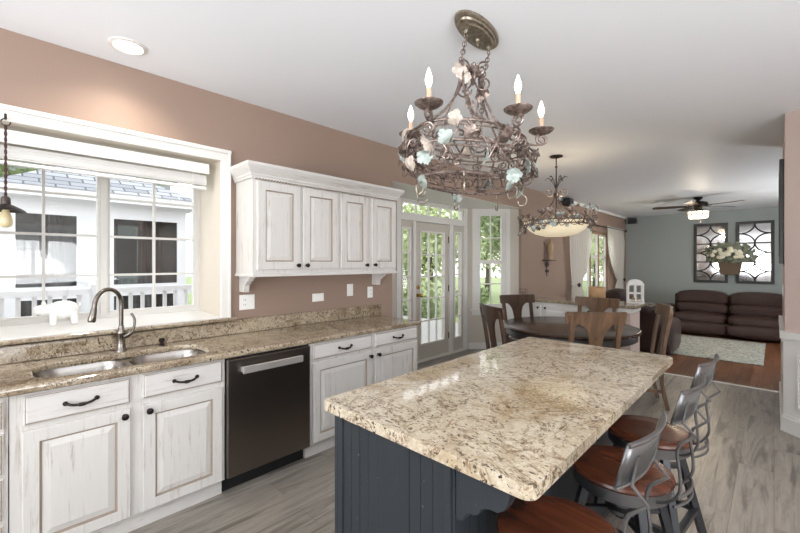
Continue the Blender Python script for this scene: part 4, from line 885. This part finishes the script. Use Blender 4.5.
for (ph, am) in ((0, .06), (2.2, .05), (4.1, .065)):
    b = MB(); b.tube([((.41+am*.5*sin(17*q+ph))*cos(q), (.41+am*.5*sin(17*q+ph))*sin(q), -.81+am*cos(13*q+ph)) for q in [2*pi*i/170 for i in range(170)]], .0045, 5, True); b.obj('vine', 'iron', c2_, smooth='auto')
b = MB(); b2 = MB()
for k in range(150):
    a = 2*pi*k/150; ca, sa = cos(a), sin(a); q = rnd.uniform(.37, .46); z = -.80+rnd.uniform(-.11, .12)+.04*ca
    vine_leaf(b2 if k % 3 == 0 else b, (q*ca, q*sa, z), (ca, sa, rnd.uniform(-.8, .8)), (rnd.uniform(-1, 1), rnd.uniform(-1, 1), 1), rnd.uniform(.02, .042))
b.obj('leaves', 'iron', c2_, solid=.003); b2.obj('pale_leaves', 'leafteal', c2_, solid=.003)
l = bpy.data.lights.new('bowl_light', 'POINT'); l.energy = 8; l.color = (1, .86, .64); l.shadow_soft_size = .08; lo = bpy.data.objects.new('bowl_light', l); COL.objects.link(lo); lo.location = (-1.90, 4.70, CZ-.78)

# ------------------------------------------------------------------ things on the taupe and blue walls
t = thing('wall_shelf', 'black iron scroll shelf hung on the taupe wall beside the bay', 'shelf', (WX+.003, 7.10, 1.50))
b = MB(); b.box(0, .12, -.17, .17, -.012, .006); b.obj('board', 'iron_dark', t, bevel=.003)
b = MB(); b.tube([(.012, 0, -.01), (.012, 0, -.30)], .007, 6)
for s_ in (-1, 1): b.tube(spiral((.014, s_*.055, -.08), (0, 1, 0), (0, 0, 1), .055, .01, 1.5, 1.5*s_), .006, 6); b.tube(spiral((.014, s_*.04, -.20), (0, 1, 0), (0, 0, 1), .04, .008, 1.4, -1.5), .005, 6)
for s_ in (0, 1): b.tube(smooth_path([(.015, -.12, .01), (.02, -.14, .10), (.02, -.10, .2), (.02, -.12, .30), (.02, -.15, .33)], 5), .005, 6)
b.obj('scrollwork', 'iron_dark', t, smooth='auto')
t = thing('figurine', 'pale carved wooden figure standing on the black wall shelf', 'figurine', (WX+.068, 7.14, 1.507))
b = MB(); b.lathe([(.045, 0), (.05, .02), (.04, .10), (.055, .20), (.06, .27), (.04, .32), (.028, .335)], 16); b.obj('body', 'carved', t, smooth='auto'); b = MB(); b.ball((0, 0, .365), .038, 14, 1, 1, 1.2); b.obj('head', 'carved', t, smooth=True)
def speaker(lab, loc, rz):
    t = thing('speaker', lab, 'speaker', loc, rz, 'small black ceiling corner speakers')
    b = MB(); b.prism([(-.11, 0, -.08), (.11, 0, -.08), (.10, 0, .07), (-.10, 0, .07)], (0, -.13, 0)); b.obj('body', 'black', t, bevel=.012, seg=3); b = MB(); b.prism([(-.095, -.131, -.065), (.095, -.131, -.065), (.085, -.131, .055), (-.085, -.131, .055)], (0, -.008, 0)); b.obj('grille', 'blackwood', t, bevel=.003)
    b = MB(); b.tube([(0, 0, .03), (0, .05, .03)], .02, 8); b.obj('bracket', 'black', t)
speaker('black speaker on the blue far wall in its upper left corner', (-2.86, 12.44, 2.63), 0)
speaker('black speaker high on the taupe wall behind the dining chandelier', (WX+.06, 7.85, 2.66), R(90))
# curtains on a black rod
t = thing('curtain_rod', 'dark curtain rod above the family room window', 'curtain rod', (WX+.09, 9.95, 2.33))
b = MB(); b.tube([(0, -2.1, 0), (0, 2.15, 0)], .014, 10); b.obj('rod', 'iron_dark', t, smooth='auto')
for y in (-2.13, 2.18): b = MB(); b.ball((0, y, 0), .035, 12); b.obj('finial', 'iron_dark', t, smooth=True)
for y in (-1.9, 0, 1.95): b = MB(); b.tube([(0, y, 0), (-.085, y, 0)], .008, 7); b.obj('bracket', 'iron_dark', t)
def curtain(lab, y0, y1, ty, side):
    t = thing('curtain', lab, 'curtain', (WX+.09, 0, 0), 0, 'white tied back curtains of the family room window'); n = 54; zs = [2.37, 2.31, 2.0, 1.7, 1.4, 1.15, 1.0, .9, .7, .4, .1, -.12]; vs = []; fs = []
    for z in zs:
        f = max(0, 1-abs(z-1.0)/(1.1 if z > 1 else 1.6)); f = f*f*.72
        for i in range(n+1):
            s_ = i/n; y = y0+(y1-y0)*s_; y = y*(1-f)+(ty+(s_-.5)*.16)*f; amp = .035*(1-.5*f)
            vs.append((amp*sin(s_*2*pi*9+z*.4)*(1 if z < 2.3 else .4)+.02*(z < 2.25), y, z))
    for k in range(len(zs)-1):
        for i in range(n): p = k*(n+1)+i; fs.append((p, p+1, p+n+2, p+n+1))
    b = MB(); b.add(vs, fs); b.obj('cloth', 'curtain', t, smooth=True, solid=.004)
    b = MB(); b.tube([(.055*cos(a)+.01, ty+.11*sin(a), 1.0-.02*cos(a)) for a in [2*pi*i/24 for i in range(24)]], .012, 6, True); b.obj('tieback', 'curtain', t, smooth='auto')
    b = MB(); b.tube([(.06, ty+side*.02, 1.0), (.10, ty+side*.02, 1.0)], .012, 8); b.ball((.10, ty+side*.02, 1.0), .045, 14, .6, 1, 1); b.obj('holdback', 'iron_dark', t, smooth='auto')
curtain('white curtain tied back at the left of the family room window', 7.95, 9.25, 8.25, 1)
curtain('white curtain tied back at the right of the family room window', 10.45, 11.85, 11.65, -1)
# mirrors
def mirror(lab, x0, x1, z0, z1):
    t = thing('window_mirror', lab, 'mirror', (0, FY-.001, 0), 0, 'black framed window style mirrors above the sofa'); F = PYm(0, 0, 0); q = .062
    b = MB(F); b.box(x0+.02, x1-.02, z0+.02, z1-.02, .002, .012); b.obj('glass', 'mirror', t)
    b = MB(F)
    for (a, c_, e, f_) in ((x0, x0+q, z0, z1), (x1-q, x1, z0, z1), (x0, x1, z0, z0+q), (x0, x1, z1-q, z1)): b.box(a, c_, e, f_, 0, .045)
    b.obj('frame', 'blackwood', t, bevel=.005); b = MB(); cx = (x0+x1)/2; hw = (x1-x0)/2-q; rows = 3; hh = (z1-z0-2*q)/rows; r = .017
    for j in range(1, rows): z = z0+q+hh*j; b.bar((x0+q, -.022, z), (x1-q, -.022, z), .024, .03)
    for j in range(rows):
        zb = z0+q+hh*j; zm = zb+hh/2
        for sx in (-1, 1):
            for sz in (-1, 1): b.tube([(cx+sx*hw*(1-cos(a)), -.022, zm+sz*hh/2*(1-sin(a))) for a in [pi/2*i/10 for i in range(11)]], r, 6)
    b.obj('fretwork', 'blackwood', t, smooth='auto')
mirror('left black framed fretwork mirror on the blue wall', -1.49, -.815, .955, 2.443); mirror('right black framed fretwork mirror on the blue wall, nearest the pink wall', -.665, .01, .955, 2.443)
t = thing('wall_planter', 'tan wall pocket planter hung between the two mirrors', 'planter', (-.775, FY-.06, 1.16))
b = MB(); b.prism([(-.17, 0, 0), (.17, 0, 0), (.235, 0, .40), (-.235, 0, .40)], (0, -.16, 0)); b.box(-.245, .245, -.172, .0, .375, .42); b.obj('pot', 'terracotta', t, bevel=.012)
b = MB(); b.box(-.05, .05, 0, .058, .3, .36); b.obj('hanger', 'blackwood', t)
t2 = thing('flower_arrangement', 'cream flowers with grey green foliage filling the wall planter', 'flowers', (-.775, FY-.15, 1.52))
b = MB()
for k in range(300):
    a = rnd.uniform(0, 2*pi); e = rnd.uniform(-.1, 1); r = rnd.uniform(.15, .48); p = Vector((r*cos(a)*1.0, -abs(r*sin(a))*.4-.02, e*.46*(1.1-r))); vine_leaf(b, p, (cos(a), -1+sin(a)*.4, rnd.uniform(-.3, .8)), (cos(a), sin(a), 1), rnd.uniform(.03, .055), 2)
b.obj('foliage', 'leafgreen', t2); 
for k in range(30):
    a = rnd.uniform(0, 2*pi); r = rnd.uniform(0, .33); p = Vector((r*cos(a), -.24-abs(.05*sin(a)), .06+rnd.uniform(0, .22)*(1.1-r))); b = MB()
    for j in range(7): q = 2*pi*j/7; vine_leaf(b, p+Vector((.03*cos(q), -.012, .03*sin(q))), (cos(q)*.6, -1, sin(q)*.6), (cos(q), 0, sin(q)), .028, 1)
    b.ball(p+Vector((0, -.012, 0)), .014, 8); b.obj('flower', 'petal', t2)
# wrought panel on the stub wall
t = thing('wall_decor', 'tall black iron panel hung edge on along the end of the rose wall', 'wall decor', (0, 0, 0))
b = MB(STUB)
for (a, c_, e, f_) in ((-5.95, -5.88, 1.45, 2.42), (-5.12, -5.05, 1.45, 2.42), (-5.95, -5.05, 1.45, 1.52), (-5.95, -5.05, 2.35, 2.42)): b.box(a, c_, e, f_, .002, .032)
b.obj('frame', 'blackwood', t, bevel=.004); b = MB()
for j in range(4):
    for i in range(3): b.tube([(.068-.018, 5.5+(i-1)*.26+.13*cos(q), 1.60+.225*j+.11*sin(q)) for q in [2*pi*k/20 for k in range(20)]], .009, 6, True)
b.obj('fretwork', 'blackwood', t, smooth='auto')

# ------------------------------------------------------------------ family room
FL = LOW
def cushion(name, x0, x1, y0, y1, z0, z1, parent, r=.07, puff=.03):
    """soft box: subdivided and swollen, rounded edges"""
    nx, ny, nz = 8, 6, 6; bm = bmesh.new(); bmesh.ops.create_cube(bm, size=2); bmesh.ops.subdivide_edges(bm, edges=bm.edges[:], cuts=5, use_grid_fill=True); hx, hy, hz = (x1-x0)/2, (y1-y0)/2, (z1-z0)/2
    for v in bm.verts:
        p = v.co; q = [p.x, p.y, p.z]; e = .22; m_ = max(abs(k) for k in q); L = (abs(q[0])**5+abs(q[1])**5+abs(q[2])**5)**.2; s_ = m_/L*(1-.0) if L else 1
        x, y, z = (k*s_ for k in q); bul = (1-p.x**2)*(1-p.y**2)*(abs(p.z) > .99)*p.z+0; buy = (1-p.x**2)*(1-p.z**2)*(abs(p.y) > .99)*p.y
        v.co = (x*hx+(x0+x1)/2, y*hy+(y0+y1)/2+buy*puff, z*hz+(z0+z1)/2+bul*puff)
    me = bpy.data.meshes.new(name); bm.to_mesh(me); bm.free(); me.materials.append(M['leather']); me.polygons.foreach_set('use_smooth', [True]*len(me.polygons)); o = bpy.data.objects.new(name, me); COL.objects.link(o); o.parent = parent
    s_ = o.modifiers.new('smooth', 'SUBSURF'); s_.levels = 1; s_.render_levels = 1; return o
def sofa(label, loc, rz, seats, w, cat, name, back_h=.93):
    t = thing(name, label, cat, loc, rz)   # faces local -Y, back at +Y
    L = w*seats/2; b = MB(); b.box(-L-.2, L+.2, -.40, .45, .05, .30); b.obj('base', 'leather', t, bevel=.03, seg=3)
    for s_ in (-1, 1): cushion('arm', s_*L-(.24 if s_ < 0 else 0), s_*L+(.24 if s_ > 0 else 0), -.46, .44, .07, .62, t, .1)
    for k in range(seats):
        x0 = -L+k*w; cushion('seat_cushion', x0+.008, x0+w-.008, -.50, .24, .27, .48, t); cushion('foot_panel', x0+.012, x0+w-.012, -.53, -.40, .07, .30, t)
        cushion('lower_back', x0+.012, x0+w-.012, .10, .40, .45, .70, t); cushion('head_pillow', x0+.008, x0+w-.008, .12, .46, .66, back_h, t)
    b = MB(); b.box(-L-.05, L+.05, .36, .46, .10, back_h-.08); b.obj('back_panel', 'leather', t, bevel=.04, seg=3)
    return t
sofa('long dark brown leather reclining sofa under the mirrors', (-.25, 11.35, FL), 0, 3, .99, 'sofa', 'sofa', .96)
rc = sofa('dark brown leather loveseat seen from behind, past the right end of the peninsula', (-2.03, 8.45, FL), pi, 2, .56, 'sofa', 'loveseat', .90)
b = MB(); b.ball((.10, .30, .93), .30, 20, 1, .6, .75); b.obj('raised_headrest', 'leather', rc, smooth=True)
t = MB(); t.box(-.72, .72, -1.16, 1.16, 0, .014); o = t.obj('rug', 'rug', None, loc=(-.84, 9.55, FL), bevel=.004); tag(o, 'pale grey patterned rug on the dark wood floor before the sofa', 'rug')
# ceiling fan
t = thing('ceiling_fan', 'dark five blade ceiling fan with lit crystal light kit in the family room', 'ceiling fan', (-1.08, 9.6, CZ))
b = MB(); b.lathe([(.075, -.001), (.075, -.03), (.05, -.05), (.03, -.06), (.03, -.08), (.10, -.09), (.155, -.11), (.165, -.15), (.14, -.19), (.07, -.21), (.06, -.24), (.09, -.25), (.09, -.265), (.02, -.27)], 30); b.obj('motor', 'bronze', t, smooth='auto')
for k in range(5):
    a = 2*pi*k/5+R(49); ca, sa = cos(a), sin(a); X = Matrix.Rotation(a, 4, 'Z') @ Matrix.Translation((0, 0, -.185)) @ Matrix.Rotation(R(11), 4, 'X')
    b = MB(); b.prism([(.10, -.025, 0), (.22, -.035, 0), (.24, 0, 0), (.22, .035, 0), (.10, .025, 0)], (0, 0, .008), 0, X); br = b.obj('blade_bracket', 'bronze', t)
    b = MB(); b.prism([(.19, -.05, .008), (.30, -.066, .008), (.68, -.075, .008), (.745, -.06, .008), (.76, 0, .008), (.745, .06, .008), (.68, .075, .008), (.30, .066, .008), (.19, .05, .008)], (0, 0, .008), 0, X); b.obj('blade', 'darkwood', t, bevel=.002)
b = MB(); b.lathe([(.165, -.275), (.17, -.29), (.165, -.405), (.15, -.41), (.15, -.28)], 30); b.obj('light_shade', 'fanglass', t, smooth='auto')
b = MB()
for z in (-.28, -.345, -.41): b.tube([(.172*cos(q), .172*sin(q), z) for q in [2*pi*k/30 for k in range(30)]], .007, 6, True)
for k in range(12): q = 2*pi*k/12; b.tube([(.172*cos(q), .172*sin(q), -.28), (.172*cos(q), .172*sin(q), -.41)], .005, 5)
b.box(-.17, .17, -.01, .01, -.285, -.272); b.box(-.01, .01, -.17, .17, -.285, -.272); b.obj('cage', 'bronze', t, smooth='auto')
b = MB(); b.tube([(.04, 0, -.27), (.04, 0, -.50)], .003, 5); b.ball((.04, 0, -.505), .011, 8); b.obj('pull_chain', 'bronze', t)
l = bpy.data.lights.new('fan_light', 'POINT'); l.energy = 40; l.color = (1, .84, .62); l.shadow_soft_size = .1; lo = bpy.data.objects.new('fan_light', l); COL.objects.link(lo); lo.location = (-1.08, 9.6, CZ-.46)
